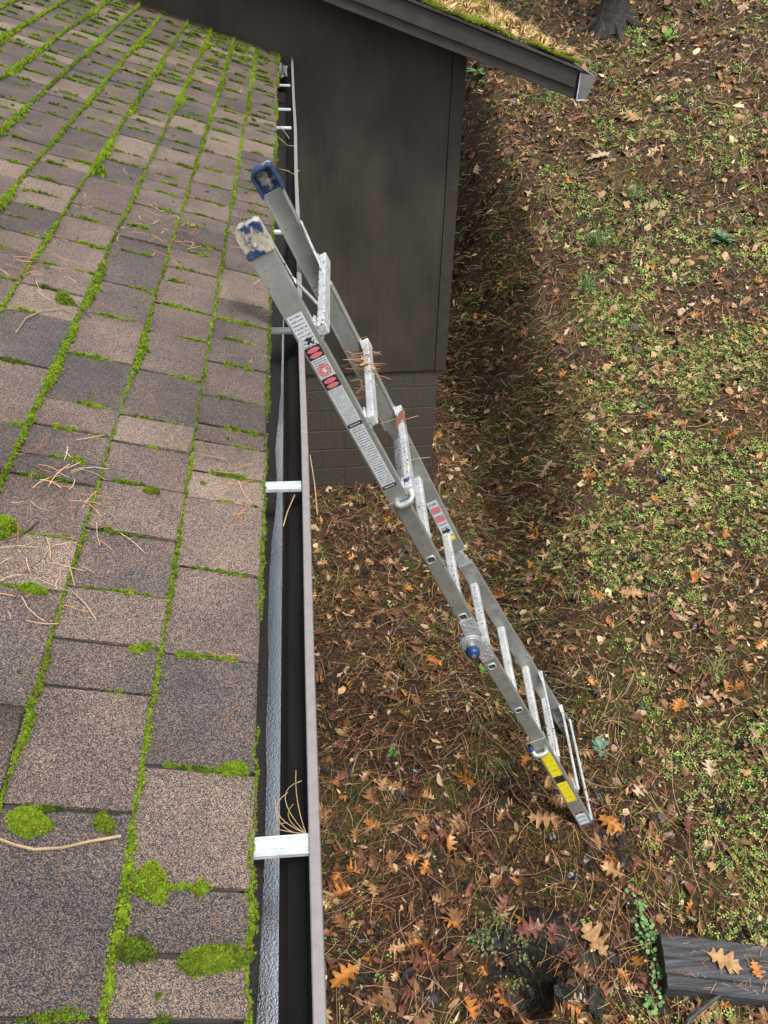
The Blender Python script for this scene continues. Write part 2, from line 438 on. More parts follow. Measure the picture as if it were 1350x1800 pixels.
meas = {0: [.30, .36, .43, .58, .76, .94, 1.12, 1.20, 1.30, 1.36, 1.47, 1.62, 1.74, 1.84, 1.96, 2.16],
        1: [.30, .51, .68, .76, .86, .99, 1.12, 1.24, 1.33, 1.51, 1.69, 1.84, 1.98, 2.07],
        2: [.30, .44, .64, .84, .95, 1.09, 1.15, 1.24, 1.33, 1.51, 1.70, 1.88]}
tans = {0: {2: .80, 5: .70, 6: .95, 7: .82, 8: .55, 0: .85, 1: .5, 3: .35, 4: .55, 9: .35, 10: .5, 11: .45}, 1: {1: .6, 0: .35, 3: .66, 5: .62, 6: .55, 8: .4, 9: .5, 10: .62, 11: .55}, 2: {}}
tabs = []
for k in range(0, 32):
    ys = list(meas.get(k, [])); first = len(ys)
    if not ys: ys = [.05 + random.uniform(0, .1)]
    while ys[-1] < 5.80: ys.append(ys[-1] + random.choice([.075, .10, .12, .14, .165, .19, .22]) * random.uniform(.9, 1.1))
    y = ys[0]
    while y > -.6: y -= random.choice([.1, .14, .19, .22]); ys.insert(0, y)
    ins = len(ys) - len([q for q in ys if q >= (meas[k][0] if k in meas else -9) - 1e-6])
    for i in range(len(ys) - 1):
        y0, y1 = ys[i], min(ys[i + 1], 5.82)
        if y1 - y0 < .03: continue
        t = tans.get(k, {}).get(i - ins)
        if t is None: t = float(np.clip(rng.choice([.26, .40, .5, .62, .88], p=[.20, .26, .22, .17, .15]) + rng.normal(0, .05), .2, 1))
        tabs.append((k, y0, y1, t, (i + k) % 2))
def tab_vf(k, y0, y1, over):
    g = .0020 + .0016 * random.random(); y0 += g; y1 -= g
    t = .0062 + (.0026 if over else 0) + random.uniform(-.0005, .0008)
    a0 = k * EX + random.uniform(-.0025, .0025); a1 = (k + 1) * EX + .012; sk = random.uniform(-.0018, .0018)
    prof = [(a0, .0003), (a0 - .0006, t - .0012), (a0 + .003, t + .0003), (a0 + .07, t * .72 + .0006), (a1, .0008 if not over else .0014)]
    V = []
    for j, y in enumerate((y0, (y0 + y1) / 2, y1)):
        for (a, h) in prof: V.append(RP(a + (sk * (j - 1) if a < a0 + .01 else 0), y, h + (random.uniform(-.0008, .0010) if .0004 < h else 0)))
    n = len(prof); Fc = []
    for j in range(2):
        for i in range(n - 1): Fc.append((j * n + i, j * n + i + 1, (j + 1) * n + i + 1, (j + 1) * n + i))
    Fc.append(tuple(range(n - 1, -1, -1))); Fc.append(tuple(range(2 * n, 3 * n)))
    return V, Fc
def tab_score(t):
    c = RP((t[0] + .5) * EX, (t[1] + t[2]) / 2, 0); v = ROT.T @ (c - CAM)
    if v[2] > -.1: return 0
    u, w_ = 675 + F * v[0] / -v[2], 900 - F * v[1] / -v[2]
    return (t[2] - t[1]) / np.dot(c - CAM, c - CAM) if -60 < u < 560 and -40 < w_ < 1860 else 0
tabs.sort(key=tab_score, reverse=True)
fbag = Bag()
for i, t in enumerate(tabs):
    V, Fc = tab_vf(t[0], t[1], t[2], t[4])
    if i < 300 and tab_score(t) > 0: mesh_obj('shingle', V, Fc, M['shingle'], deck, col=(t[3], 0, 0))
    else: fbag.raw(V, Fc, (t[3], 0, 0))
tag(fbag.build('shingle_field', M['shingle'], deck), kind='stuff')

# ------------------------------------------------------------------ moss on the roof
TUFT_V = [(0, 0, 0)]; TUFT_F = []
for i in range(6):
    a = i * math.pi / 3; r = 1.0 if i % 2 else .8
    k = len(TUFT_V)
    TUFT_V += [(.25 * math.cos(a - .9), .25 * math.sin(a - .9), .05), (.25 * math.cos(a + .9), .25 * math.sin(a + .9), .05), (r * math.cos(a), r * math.sin(a), .75 + .35 * (i % 3))]
    TUFT_F.append((k, k + 1, k + 2))
def moss_cols(n, tone):
    """tone 0 dark olive .. 1 bright yellow green"""
    t = np.clip(tone + rng.normal(0, .20, n), 0, 1)[:, None]
    c = (1 - t) * np.array([.045, .078, .012]) + t * np.array([.27, .40, .022])
    return c * rng.uniform(.75, 1.2, (n, 1))
moss = Bag()
def moss_patch(bag, a, y, la, ly, hgt, tone, dens, size, yaw=0., brown=0.):
    """an elliptic cushion on the roof with tufts on it; la/ly half lengths along slope and eave"""
    nu, nv = (10, 4) if max(la, ly) > .02 else (7, 2); V = [RP(a, y, .004 + hgt)]
    cy, sy = math.cos(yaw), math.sin(yaw)
    for j in range(1, nv + 1):
        r = j / nv
        for i in range(nu):
            th = 2 * math.pi * i / nu; rr = r * (1 + .18 * (random.random() - .5) * 2)
            da, dy = la * rr * math.cos(th), ly * rr * math.sin(th)
            V.append(RP(a + da * cy - dy * sy, y + da * sy + dy * cy, .004 + hgt * math.sqrt(max(0, 1 - r * r)) - (.004 if j == nv else 0)))
    Fc = [(0, 1 + i, 1 + (i + 1) % nu) for i in range(nu)]
    for j in range(nv - 1):
        for i in range(nu):
            p = 1 + j * nu
            Fc.append((p + i, p + nu + i, p + nu + (i + 1) % nu, p + (i + 1) % nu))
    bag.raw(V, Fc, moss_cols(1, tone * .5)[0] * .8)
    n = max(4, int(la * ly * 3.6 * dens))
    r = np.sqrt(rng.random(n)); th = rng.random(n) * 2 * np.pi
    da = la * r * np.cos(th) * 1.04; dy = ly * r * np.sin(th) * 1.04
    h = .004 + hgt * np.sqrt(np.clip(1 - r * r, 0, 1))
    aa = a + da * cy - dy * sy; yy = y + da * sy + dy * cy
    P = O_R + aa[:, None] * A + h[:, None] * NR + np.stack([yy * 0, yy, yy * 0], -1)
    nn = NR + (da / (la + .004))[:, None] * A * .8 + np.stack([0 * dy, dy / (ly + .004) * .8, 0 * dy], -1)
    nn = tilt(nn / np.linalg.norm(nn, axis=1, keepdims=True), .25)
    C = moss_cols(n, tone)
    brown = max(brown, .07)
    if brown > 0:
        msk = rng.random(n) < brown; C[msk] = np.array([.22, .15, .03])
    bag.add(TUFT_V, TUFT_F, P, frames(nn, rng.random(n) * 6.28), size * rng.uniform(.7, 1.3, n), C)
def near_dens(a, y):
    d = np.linalg.norm(RP(a, y, 0) - CAM); s = .0021 * max(1, d / 1.25)
    return 1.15 / (s * s), s
for k in range(1, 20):
    a_line = k * EX
    for y in np.arange(.1, 5.75, .012):
        nz = float(fbm(y * 3.2, k * 7.7, 41, 3)); w = max(.0036, (nz - .22) * .027)
        gap = float(vnoise(y * 1.3, k * 3.1, 44))
        if gap < .12: w *= .4
        fade = (1 - .7 * float(sstep(4.9, 5.7, y))) * (1 + .20 * min(3.2, max(0, y - .9))); w *= fade
        if w < .002: continue
        bulge = float(vnoise(y * 5, k * 13.3, 47)); w *= (.70 + .75 * max(0, bulge - .45) * 2) * random.uniform(.72, 1.32)
        tone = .25 + .85 * float(fbm(y * 2.1, k * 5.1, 51, 2)) + .22 * (bulge - .4)
        d, s = near_dens(a_line, y)
        if k > 12 and y < 3: d *= .3
        vis = a_line < 1.55
        if not vis and (int(y * 83) % 3): continue
        moss_patch(moss, a_line - w * .45 + random.uniform(-.002, .002), y, w * .60, random.uniform(.006, .010), .003 + w * random.uniform(.30, .62), tone + random.uniform(-.2, .2), d * .66, s)
# moss along the joints and at the drip edge
for t in tabs:
    k, y0, y1 = t[:3]
    if y0 < .2 or y0 > 5.6 or k > 14: continue
    d, s = near_dens(k * EX, y0)
    for _ in range(rng.integers(1, 4)):
        ln = random.uniform(.012, .060); a = k * EX + random.uniform(.010, EX - .02 - min(ln, .09)); w = random.uniform(.0018, .0048); tn = random.uniform(.1, .85)
        for q in np.arange(0, ln, .0065):
            ww = w * random.uniform(.45, 1.6)
            moss_patch(moss, a + q + random.uniform(-.002, .002), y0 + random.uniform(-.0025, .0025), random.uniform(.004, .008), ww, .002 + ww * random.uniform(.4, .9), tn + random.uniform(-.15, .15), d * .7, s)
        if random.random() < .25:
            for _q in range(3):
                w2 = random.uniform(.004, .009); moss_patch(moss, a + random.uniform(-.012, .02), y0 + random.uniform(-.006, .006), w2 * 1.4, w2, w2 * .8, random.uniform(.4, 1), d * .7, s)
    if random.random() < .4:
        q = random.uniform(.003, .006); moss_patch(moss, k * EX + random.uniform(.02, .12), random.uniform(y0, y1), q, q, q * .6, random.uniform(0, .4), d * .7, s)
for y in np.arange(.15, 5.7, .012):
    nz = float(fbm(y * 5, 3.3, 61, 3)); w = (nz - .38) * .028
    if w < .002: continue
    d, s = near_dens(0, y)
    moss_patch(moss, .001 + random.uniform(-.004, .003), y, w * .7, .010, .004 + w * .4, .12 + .75 * float(fbm(y * 3, 1.7, 66, 2)), d * .7, s)
# soft green patch where the roof runs under the wing
for _ in range(60):
    a = random.uniform(.0, .55); y = 5.75 - abs(random.gauss(0, .28)) - a * .1
    d, s = near_dens(a, y); moss_patch(moss, a, y, random.uniform(.01, .03), random.uniform(.01, .03), .004, random.uniform(.1, .5), d * .5, s, brown=.3)
tag(moss.build('moss', M['moss']), 'bright green moss lining the shingle courses, joints and drip edge of the roof', 'moss', kind='stuff')
# single large cushions
cush = [((265, 1560), .024, .024, .024, .8, 'round bright moss cushion on the lowest shingle course, above the second hanger'),
        ((372, 1690), .042, .020, .016, .55, 'long olive moss cushion reaching the drip edge of the lowest shingle course'),
        ((45, 1447), .034, .020, .016, .75, 'flat oblong moss cushion on the second shingle course beside a long pale twig'),
        ((180, 1452), .015, .013, .013, .6, 'small round moss cushion next to the oblong cushion above the pale twig'),
        ((240, 1672), .030, .013, .009, .3, 'low dark moss cushion joined to the moss line on the lowest course'),
        ((412, 1355), .024, .012, .012, .85, 'bright moss cushion spilling over the drip edge of the lowest course'),
        ((8, 935), .022, .020, .022, .9, 'domed bright moss cushion beside a loose heap of brown needles'),
        ((112, 531), .030, .014, .016, .7, 'oblong moss cushion by curled dry twigs high on the roof'),
        ((55, 1040), .026, .010, .012, .75, 'narrow moss cushion in a shingle joint with scattered needles'),
        ((265, 866), .018, .010, .010, .5, 'short moss cushion in a joint of the second shingle course'),
        ((172, 305), .028, .026, .022, .85, 'plump moss cushion on a moss line far up the roof')]
for (p, la, ly, hg, tone, lab) in cush:
    a, y = roof_hit(*p); b = Bag(); d, s = near_dens(a, y)
    moss_patch(b, a, y, la * .62, ly * .62, hg * 1.5, tone, d * 1.6, s * .85, yaw=.1)
    for _q in range(7):
        th_ = random.random() * 6.28; f_ = random.uniform(.3, .62)
        moss_patch(b, a + la * .55 * math.cos(th_), y + ly * .55 * math.sin(th_), la * f_ * .7, ly * f_ * .8, hg * random.uniform(.6, 1.2), tone + random.uniform(-.4, .15), d * 1.4, s * .85, yaw=random.uniform(-.5, .5))
    tag(b.build('moss_cushion', M['moss']), lab, 'moss', 'moss cushions on the roof')

# ================================================================== GUTTER
GL_X, GL_Z = -.0163, 3.485     # outer lip
gut = empty('rain_gutter', (-.08, 2.5, ZD - .12), 'long taupe rain gutter with a wet black trough along the mossy roof edge', 'gutter')
def gutter_mat():
    m, nt, b = mat('wet_black_trough'); p = wpos(nt)
    n = noise_n(nt, 420, 3, p); n2 = noise_n(nt, 6, 4, p)
    c = ramp(nt, n2.outputs[0], [(.3, (.72, .75, .78)), (.7, (.88, .90, .93))]).outputs[0]
    nt.links.new(c, b.inputs['Base Color'])
    b.inputs['Roughness'].default_value = .11; b.inputs['Metallic'].default_value = 1.0
    b.inputs['Coat Weight'].default_value = .5; b.inputs['Coat Roughness'].default_value = .05
    bump(nt, b, n.outputs[0], .22, .003); return m
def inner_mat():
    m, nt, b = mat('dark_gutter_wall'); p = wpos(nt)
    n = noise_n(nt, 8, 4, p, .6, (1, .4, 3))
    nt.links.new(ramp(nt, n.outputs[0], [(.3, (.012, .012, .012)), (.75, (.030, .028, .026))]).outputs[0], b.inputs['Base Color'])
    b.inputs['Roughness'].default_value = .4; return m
M['gutter_wet'] = gutter_mat(); M['gutter_in'] = inner_mat()
ysg = np.linspace(-2.5, 5.80, 84)
def sweep(name, prof, m, parent, closed=False, y0=-2.5, y1=5.80, wob=0.0):
    ys = np.linspace(y0, y1, max(2, int((y1 - y0) / .1))); V = []; n = len(prof)
    for y in ys:
        for (x, z) in prof: V.append((x + min(.010, .0033 * (y - .9)) + wob * (float(vnoise(y * 1.5, 1, 71)) - .5), y, z + wob * (float(vnoise(y * 1.1, 2, 72)) - .5)))
    Fc = []
    for j in range(len(ys) - 1):
        for i in range(n if closed else n - 1):
            Fc.append((j * n + i, j * n + (i + 1) % n, (j + 1) * n + (i + 1) % n, (j + 1) * n + i))
    if closed: Fc.append(tuple(range(n))[::-1]); Fc.append(tuple((len(ys) - 1) * n + i for i in range(n)))
    return mesh_obj(name, V, Fc, m, parent)
zb = CAMZ - 1.025
sweep('trough_bottom', [(-.155, zb + .001), (-.130, zb), (-.075, zb), (-.075, zb - .0015), (-.155, zb - .0015)], M['gutter_wet'], gut, True)
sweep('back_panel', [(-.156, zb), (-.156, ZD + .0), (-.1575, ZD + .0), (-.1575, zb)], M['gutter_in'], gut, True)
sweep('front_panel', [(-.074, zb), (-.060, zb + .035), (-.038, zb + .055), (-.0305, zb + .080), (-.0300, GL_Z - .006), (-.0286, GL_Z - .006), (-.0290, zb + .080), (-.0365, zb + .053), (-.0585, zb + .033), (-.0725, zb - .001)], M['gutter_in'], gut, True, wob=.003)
lipo = sweep('lip', [(-.0307, GL_Z - .012), (-.0305, GL_Z), (-.0290, GL_Z + .0015), (-.0175, GL_Z + .0005), (GL_X, GL_Z - .002), (GL_X, GL_Z - .018), (GL_X - .0015, GL_Z - .018), (-.0182, GL_Z - .004), (-.0284, GL_Z - .003), (-.0287, GL_Z - .012)], M['lip'], gut, True, wob=.003)
# sludge along the trough's back; the near end paints in the shingle edge's shade
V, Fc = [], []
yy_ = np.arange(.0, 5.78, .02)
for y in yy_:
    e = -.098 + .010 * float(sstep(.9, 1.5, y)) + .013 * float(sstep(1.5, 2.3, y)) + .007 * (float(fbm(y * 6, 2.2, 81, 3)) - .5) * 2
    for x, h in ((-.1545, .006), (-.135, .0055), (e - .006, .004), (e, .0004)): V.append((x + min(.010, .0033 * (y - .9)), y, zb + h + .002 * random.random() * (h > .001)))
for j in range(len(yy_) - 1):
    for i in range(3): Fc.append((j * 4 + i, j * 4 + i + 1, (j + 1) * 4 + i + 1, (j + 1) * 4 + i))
mesh_obj('grit_and_shade', V, Fc, plain('wet_grit_and_shade', (.020, .018, .016), .5, 0, 300, .6, .002, .3), gut, smooth=True)
for hy in (.495, 1.222, 1.893, 2.62, 4.0, 4.37, 4.95):
    w = .0125; parts = []
    z0 = GL_Z - .010
    prof = [(-w, 0), (-w, .007), (-w + .002, .007), (-w + .003, .002), (-.003, .0015), (-.002, .004), (.002, .004), (.003, .0015), (w - .003, .002), (w - .002, .007), (w, .007), (w, 0)]
    def hp(p, t): return (t, hy + p[0], z0 + p[1] + (t + .035) * -.03)
    mesh_obj('hanger', *prism(prof, -.155, -.030, hp), M['galv'], gut)

# crumpled strainer at the far end of the gutter
V, Fc = [], []
for i in range(9):
    for j in range(9):
        V.append((-.125 + .010 * j + random.uniform(-.004, .004), 5.25 + .05 * i + random.uniform(-.012, .012), GL_Z - .035 + random.uniform(-.02, .03)))
for i in range(8):
    for j in range(8): Fc.append((i * 9 + j, i * 9 + j + 1, i * 9 + j + 10, i * 9 + j + 9))
tag(bevel(mesh_obj('gutter_strainer', V, Fc, plain('grey_mesh', (.16, .16, .17), .5, .2, 60, .5)), .002), 'crumpled grey leaf strainer stuffed in the gutter end by the wing wall', 'strainer')

# ================================================================== WING
wing = empty('house_wing', (.4, 5.84, 0), 'dark taupe plywood wing on painted block with an overhanging mossy roof', 'building')
def wz(rel): return CAMZ + rel
SL = 1 / 3.0
RKY = 5.50                      # plane of the rake boards
def rake_z(x, rel_at): return wz(rel_at) - (x - 1.78) * SL   # rel height given at x = 1.78
# front wall polygon in XZ
zbot = wz(-3.245)
def wall_top(x): return rake_z(x, -1.075)
poly = [(-.74, zbot), (1.04, zbot), (1.04, wall_top(1.04)), (-4.5, wall_top(-4.5)), (-4.5, 3.2), (-.74, 3.2)]
mesh_obj('siding', *prism(poly, WALLY, WALLY + .1, lambda p, t: (p[0], t, p[1])), M['siding'], wing)
bevel(mesh_obj('corner_trim', *prism([(1.044, zbot - .004), (1.136, zbot - .004), (1.136, wall_top(1.136)), (1.044, wall_top(1.044))], WALLY - .006, WALLY + .1, lambda p, t: (p[0], t, p[1])), M['board'], wing), .003)
mesh_obj('side_wall', *prism([(WALLY + .104, zbot), (10.5, zbot), (10.5, wall_top(1.1)), (WALLY + .104, wall_top(1.1))], 1.03, 1.128, lambda p, t: (t, p[0], p[1])), M['siding'], wing)
found = mesh_obj('foundation_wall', *box_vf(-.74, 1.066, WALLY + .0215, WALLY + .18, -.7, zbot - .003), M['mortar'], wing)
mesh_obj('side_foundation', *box_vf(.90, 1.062, WALLY + .184, 10.5, -.7, zbot - .003), M['block'], wing)
ztop = zbot - .004; r = 0
while ztop > -.55:
    hgt = .1985 if r else .165
    xs = [1.072]; step = .4064; x = 1.072 - (step if r % 2 else step / 2)
    while x > -.74: xs.append(x); x -= step
    xs.append(-.73)
    for i in range(len(xs) - 1):
        x1, x0 = xs[i] - (.004 if i else 0), xs[i + 1] + .004
        if x1 - x0 < .05: continue
        j = random.uniform(-.0015, .0015)
        bevel(mesh_obj('block', *box_vf(x0, x1, WALLY + .018 + j, WALLY + .06, ztop - hgt + .004, ztop - .002), M['block'], found), .003, 2)
    ztop -= hgt + .0045; r += 1
# rake boards, soffit and roof
XE = 1.79
def rk(name, top, bot, ya, yb, m, x0=-4.5, x1=XE):
    return bevel(mesh_obj(name, *prism([(x0, rake_z(x0, bot)), (x1, rake_z(x1, bot)), (x1, rake_z(x1, top)), (x0, rake_z(x0, top))], ya, yb, lambda p, t: (p[0], t, p[1])), m, wing), .003)
rk('rake_board', -.945, -1.050, RKY, RKY + .036, M['board'])
rk('rake_board', -1.046, -1.112, RKY + .016, RKY + .055, M['board'], x1=XE - .004)
rk('soffit', -1.055, -1.070, RKY + .058, 10.5, M['dark'], x1=XE - .02)
wroof = rk('roof', -.925, -.945 + .003, RKY - .018, 10.6, M['shingle'], x1=XE + .03)
mesh_obj('eave_fascia', *box_vf(XE + .0, XE + .022, RKY + .04, 10.5, wz(-1.11), wz(-.955)), M['board'], wing)
# gutter on the wing's eave, its end cap facing the main roof
wg = empty('rain_gutter', (XE + .08, 8, wz(-1.1)), 'short grey gutter with a flat end cap on the eave of the wing', 'gutter')
gp = [(XE + .026, wz(-1.125)), (XE + .085, wz(-1.125)), (XE + .105, wz(-1.06)), (XE + .130, wz(-.985)), (XE + .026, wz(-.968))]
mesh_obj('end_cap', *prism(gp, RKY + .012, RKY + .016, lambda p, t: (p[0], t, p[1])), M['gcap'], wg)
for a_, b_ in ((4, 0), (0, 1), (2, 3), (1, 2)):
    p, q = np.array(gp[a_]), np.array(gp[b_])
    V, Fc = tube_vf([(p[0], RKY + .012, p[1]), (q[0], RKY + .012, q[1])], .0035, 6)
    mesh_obj('cap_seam', V, Fc, M['white_edge'] if a_ in (0, 4) else M['gcap'], wg)
def wsw(name, prof, m):
    V = [(x, y, z) for y in (RKY + .018, 10.5) for (x, z) in prof]; n = len(prof)
    return mesh_obj(name, V, [(i, i + 1, n + i + 1, n + i) for i in range(n - 1)], m, wg)
wsw('trough', [gp[4], gp[0], gp[1], gp[2], gp[3], (gp[3][0] - .02, gp[3][1] + .002)], M['gcap'])

# ================================================================== LADDER
lad = empty('ladder', (1.17, 2.05, float(H(1.17, 2.05))), 'folding aluminium ladder with blue end caps leaning on the taupe gutter', 'ladder')
UA = math.radians(25.6)
U = np.array([math.sin(UA), 0, -math.cos(UA)]); NL = np.array([math.cos(UA), 0, math.sin(UA)]); WL = np.array([0., 1., 0])
OL = np.array([-.131, 0, CAMZ - .711])
def n_off(side, s):
    xs = [0, 1.55, 2.9]
    return float(np.interp(s, xs, [0.004, -.030, -.024] if side == 0 else [.030, -.014, .026]))
def LP(s, n, y, side=0): return OL + U * s + NL * (n + n_off(side, s)) + WL * y
YN, YF = 1.83, 2.280            # outer faces of the near and the far outer rail
def channel(side, s0, s1, n0, n1, yweb0, yweb1, depth, th=.0028, lipw=.006):
    """C rail; web at yweb, flanges towards the other rail"""
    sg = 1 if side == 0 else -1
    def prof(yw):
        return [(n0, 0), (n1, 0), (n1, depth), (n1 - lipw, depth), (n1 - lipw, depth - th), (n1 - th, depth - th), (n1 - th, th), (n0 + th, th), (n0 + th, depth - th), (n0 + lipw, depth - th), (n0 + lipw, depth), (n0, depth)], yw
    ss = np.linspace(s0, s1, max(2, int((s1 - s0) / .15) + 1)); V = []; Fc = []
    for s in ss:
        t = (s - s0) / (s1 - s0); pr, _ = prof(0); yw = yweb0 + (yweb1 - yweb0) * t
        for (n, d) in pr: V.append(LP(s, n, yw + sg * d, side))
    k = 12
    for j in range(len(ss) - 1):
        for i in range(k): Fc.append((j * k + i, j * k + (i + 1) % k, (j + 1) * k + (i + 1) % k, (j + 1) * k + i))
    Fc.append(tuple(range(k))); Fc.append(tuple((len(ss) - 1) * k + i for i in range(k))[::-1])
    return V, Fc
def rect_tube(side, s0, s1, n0, n1, y0, y1):
    """closed rail, slightly rounded by bevel"""
    ss = np.linspace(s0, s1, max(2, int((s1 - s0) / .15) + 1)); V = []; Fc = []
    for s in ss:
        for n, y in ((n0, y0), (n1, y0), (n1, y1), (n0, y1)): V.append(LP(s, n, y, side))
    for j in range(len(ss) - 1):
        for i in range(4): Fc.append((j * 4 + i, j * 4 + (i + 1) % 4, (j + 1) * 4 + (i + 1) % 4, (j + 1) * 4 + i))
    Fc.append((0, 1, 2, 3)); Fc.append(tuple((len(ss) - 1) * 4 + i for i in (3, 2, 1, 0)))
    return V, Fc
def part(name, vf, m, parent=lad, bw=None, smooth=False):
    o = mesh_obj(name, vf[0], vf[1], m, parent, smooth)
    bm_fix(o)
    if bw: bevel(o, bw)
    return o
def bm_fix(o):
    import bmesh
    bm = bmesh.new(); bm.from_mesh(o.data); bmesh.ops.recalc_face_normals(bm, faces=bm.faces); bm.to_mesh(o.data); bm.free()
up_n = part('outer_rail', channel(0, -.001, .853, 0, .060, YN, YN, .030), M['alu'], bw=.0012)
up_f = part('outer_rail', channel(1, -.001, .853, 0, .060, YF, YF, .030), M['alu'], bw=.0012)
lo_n = part('outer_rail', channel(0, 2.245, 2.955, -.002, .060, YN, YN - .05, .030), M['alu'], bw=.0012)
lo_f = part('outer_rail', channel(1, 2.245, 2.955, -.002, .060, YF, YF + .05, .030), M['alu'], bw=.0012)
in_un = part('inner_rail', rect_tube(0, .30, 1.50, .003, .056, YN + .005, YN + .028), M['alu_in'], bw=.004)
in_uf = part('inner_rail', rect_tube(1, .30, 1.50, .003, .064, YF - .028, YF - .005), M['alu_in'], bw=.004)
in_ln = part('inner_rail', rect_tube(0, 1.585, 2.70, .001, .056, YN + .005, YN + .028), M['alu_in'], bw=.004)
in_lf = part('inner_rail', rect_tube(1, 1.585, 2.70, .001, .064, YF - .028, YF - .005), M['alu_in'], bw=.004)
# collars where the outer rails end
def collar(side, s, yw):
    sg = 1 if side == 0 else -1
    V, Fc = channel(side, s - .016, s + .012, -.003, .063, yw - sg * .003, yw - sg * .003, .034, .003)
    part('collar', (V, Fc), M['alu'], bw=.002)
collar(0, .842, YN); collar(1, .842, YF); collar(0, 2.262, YN); collar(1, 2.262, YF)
# end caps : plate, rim and rivet
def cap(side):
    sg = 1 if side == 0 else -1; yw = YN if side == 0 else YF
    pts = [(-.000, -.004), (-.062, -.004), (-.072, .002), (-.077, .013), (-.077, .053), (-.070, .063), (.0, .065)]
    inn = [(-.000, .003), (-.060, .003), (-.066, .007), (-.069, .015), (-.069, .050), (-.065, .056), (.0, .058)]
    y0, y1, y2 = yw - sg * .004, yw + sg * .002, yw + sg * .038
    Vs = [LP(s, n, y0, side) for s, n in pts] + [LP(s, n, y2, side) for s, n in pts] + [LP(s, n, y2, side) for s, n in inn] + [LP(s, n, y1, side) for s, n in inn]
    k = len(pts); Fc = [tuple(range(k)), tuple(range(3 * k, 4 * k))[::-1]]
    for j in range(3):
        for i in range(k - 1): Fc.append((j * k + i, j * k + i + 1, (j + 1) * k + i + 1, (j + 1) * k + i))
    Fc.append((k - 1, 0, 3 * k, 4 * k - 1)); Fc.append((0, k, 2 * k, 3 * k)); Fc.append((k - 1, 4 * k - 1, 3 * k - 1, 2 * k - 1))
    c = part('end_cap', (Vs, Fc), M['blue_worn'] if side == 0 else M['blue'], bw=.002)
    yc = (y0 if side == 0 else y1); d = -1 if side == 0 else -1
    for rr, h, mm in ((.0075, .0015, 'bright'), (.004, .003, 'galv')):
        V = [LP(-.030 + rr * math.cos(a), .030 + rr * math.sin(a), yc + d * q, side) for q in (0, h) for a in np.linspace(0, 2 * np.pi, 16, endpoint=False)]
        part('rivet', (V, [tuple(range(16, 32))] + [(i, (i + 1) % 16, 16 + (i + 1) % 16, 16 + i) for i in range(16)]), M[mm], c)
cap(0); cap(1)
# rungs riveted across the front of the outer rails
def rung_bar(s, n0, n1, sw, ya, yb, m, name='rung', flare=False, bw=.004):
    V = []
    for y, side in ((ya, 0), (yb, 1)):
        for ds, n in ((-sw / 2, n0), (sw / 2, n0), (sw / 2, n1), (-sw / 2, n1)): V.append(LP(s + ds, n, y, side))
    return part(name, (V, [(0, 1, 2, 3), (7, 6, 5, 4), (0, 4, 5, 1), (1, 5, 6, 2), (2, 6, 7, 3), (3, 7, 4, 0)]), m, bw=bw)
def outer_rung(s, m):
    r_ = rung_bar(s, .064, .086 if s < 2 else .076, .036 if s < 2 else .013, YN + .004, YF - .004, m, bw=.004)
    # rounded end plates (feet of the rung) folded onto the rail flange
    for side, y0 in ((0, YN + .002), (1, YF - .002)):
        sg = 1 if side == 0 else -1
        pl = [(-.022, 0), (.022, 0), (.030, .020), (.026, .045), (.012, .060), (-.012, .060), (-.026, .045), (-.030, .020)]
        V = [LP(s + ds, n, y0 + sg * dy, side) for n in (.0605, .0642) for ds, dy in pl]
        k = len(pl)
        part('end_plate', (V, [tuple(range(k)), tuple(range(k, 2 * k))[::-1]] + [(i, (i + 1) % k, k + (i + 1) % k, k + i) for i in range(k)]), m, r_)
    for ds in (-.013, .013):
        pass
    return r_
for s in (.235, .540, .815): outer_rung(s, M['rung'])
for s in (2.42, 2.72): outer_rung(s, M['rung'])
rung_bar(2.925, .056, .068, .013, YN - .040, YF + .040, M['rung'], bw=.004)
# rungs of the inner ladder pass through its rails: square swaged ends show on the web
for s in (.62, .92, 1.105, 1.408, 1.712, 2.02, 2.33, 2.60):
    if s in (.62,): continue
    rr = rung_bar(s, .020 - .016, .020 + .016, .032, YN + .024, YF - .024, M['rung'], bw=.006)
    if 1.0 < s < 2.2:
        ring_o = [(.0165 * (abs(math.cos(a)) ** .55) * np.sign(math.cos(a)), .0165 * (abs(math.sin(a)) ** .55) * np.sign(math.sin(a))) for a in np.linspace(0, 2 * np.pi, 24, endpoint=False)]
        V = []
        for sc_, yy in ((1, YN + .0055), (.92, YN + .0020), (.72, YN + .0020), (.64, YN + .011)):
            for ds, dn in ring_o: V.append(LP(s + ds * sc_, .026 + dn * sc_, yy, 0))
        Fc = [(j * 24 + i, j * 24 + (i + 1) % 24, (j + 1) * 24 + (i + 1) % 24, (j + 1) * 24 + i) for j in range(3) for i in range(24)]
        part('rung_collar', (V, Fc), M['cast'], rr, smooth=True)
        V = [LP(s + ds * .70, .026 + dn * .70, YN + .0042, 0) for ds, dn in ring_o]
        part('rung_bore', (V, [tuple(range(24))]), M['dark'], rr)
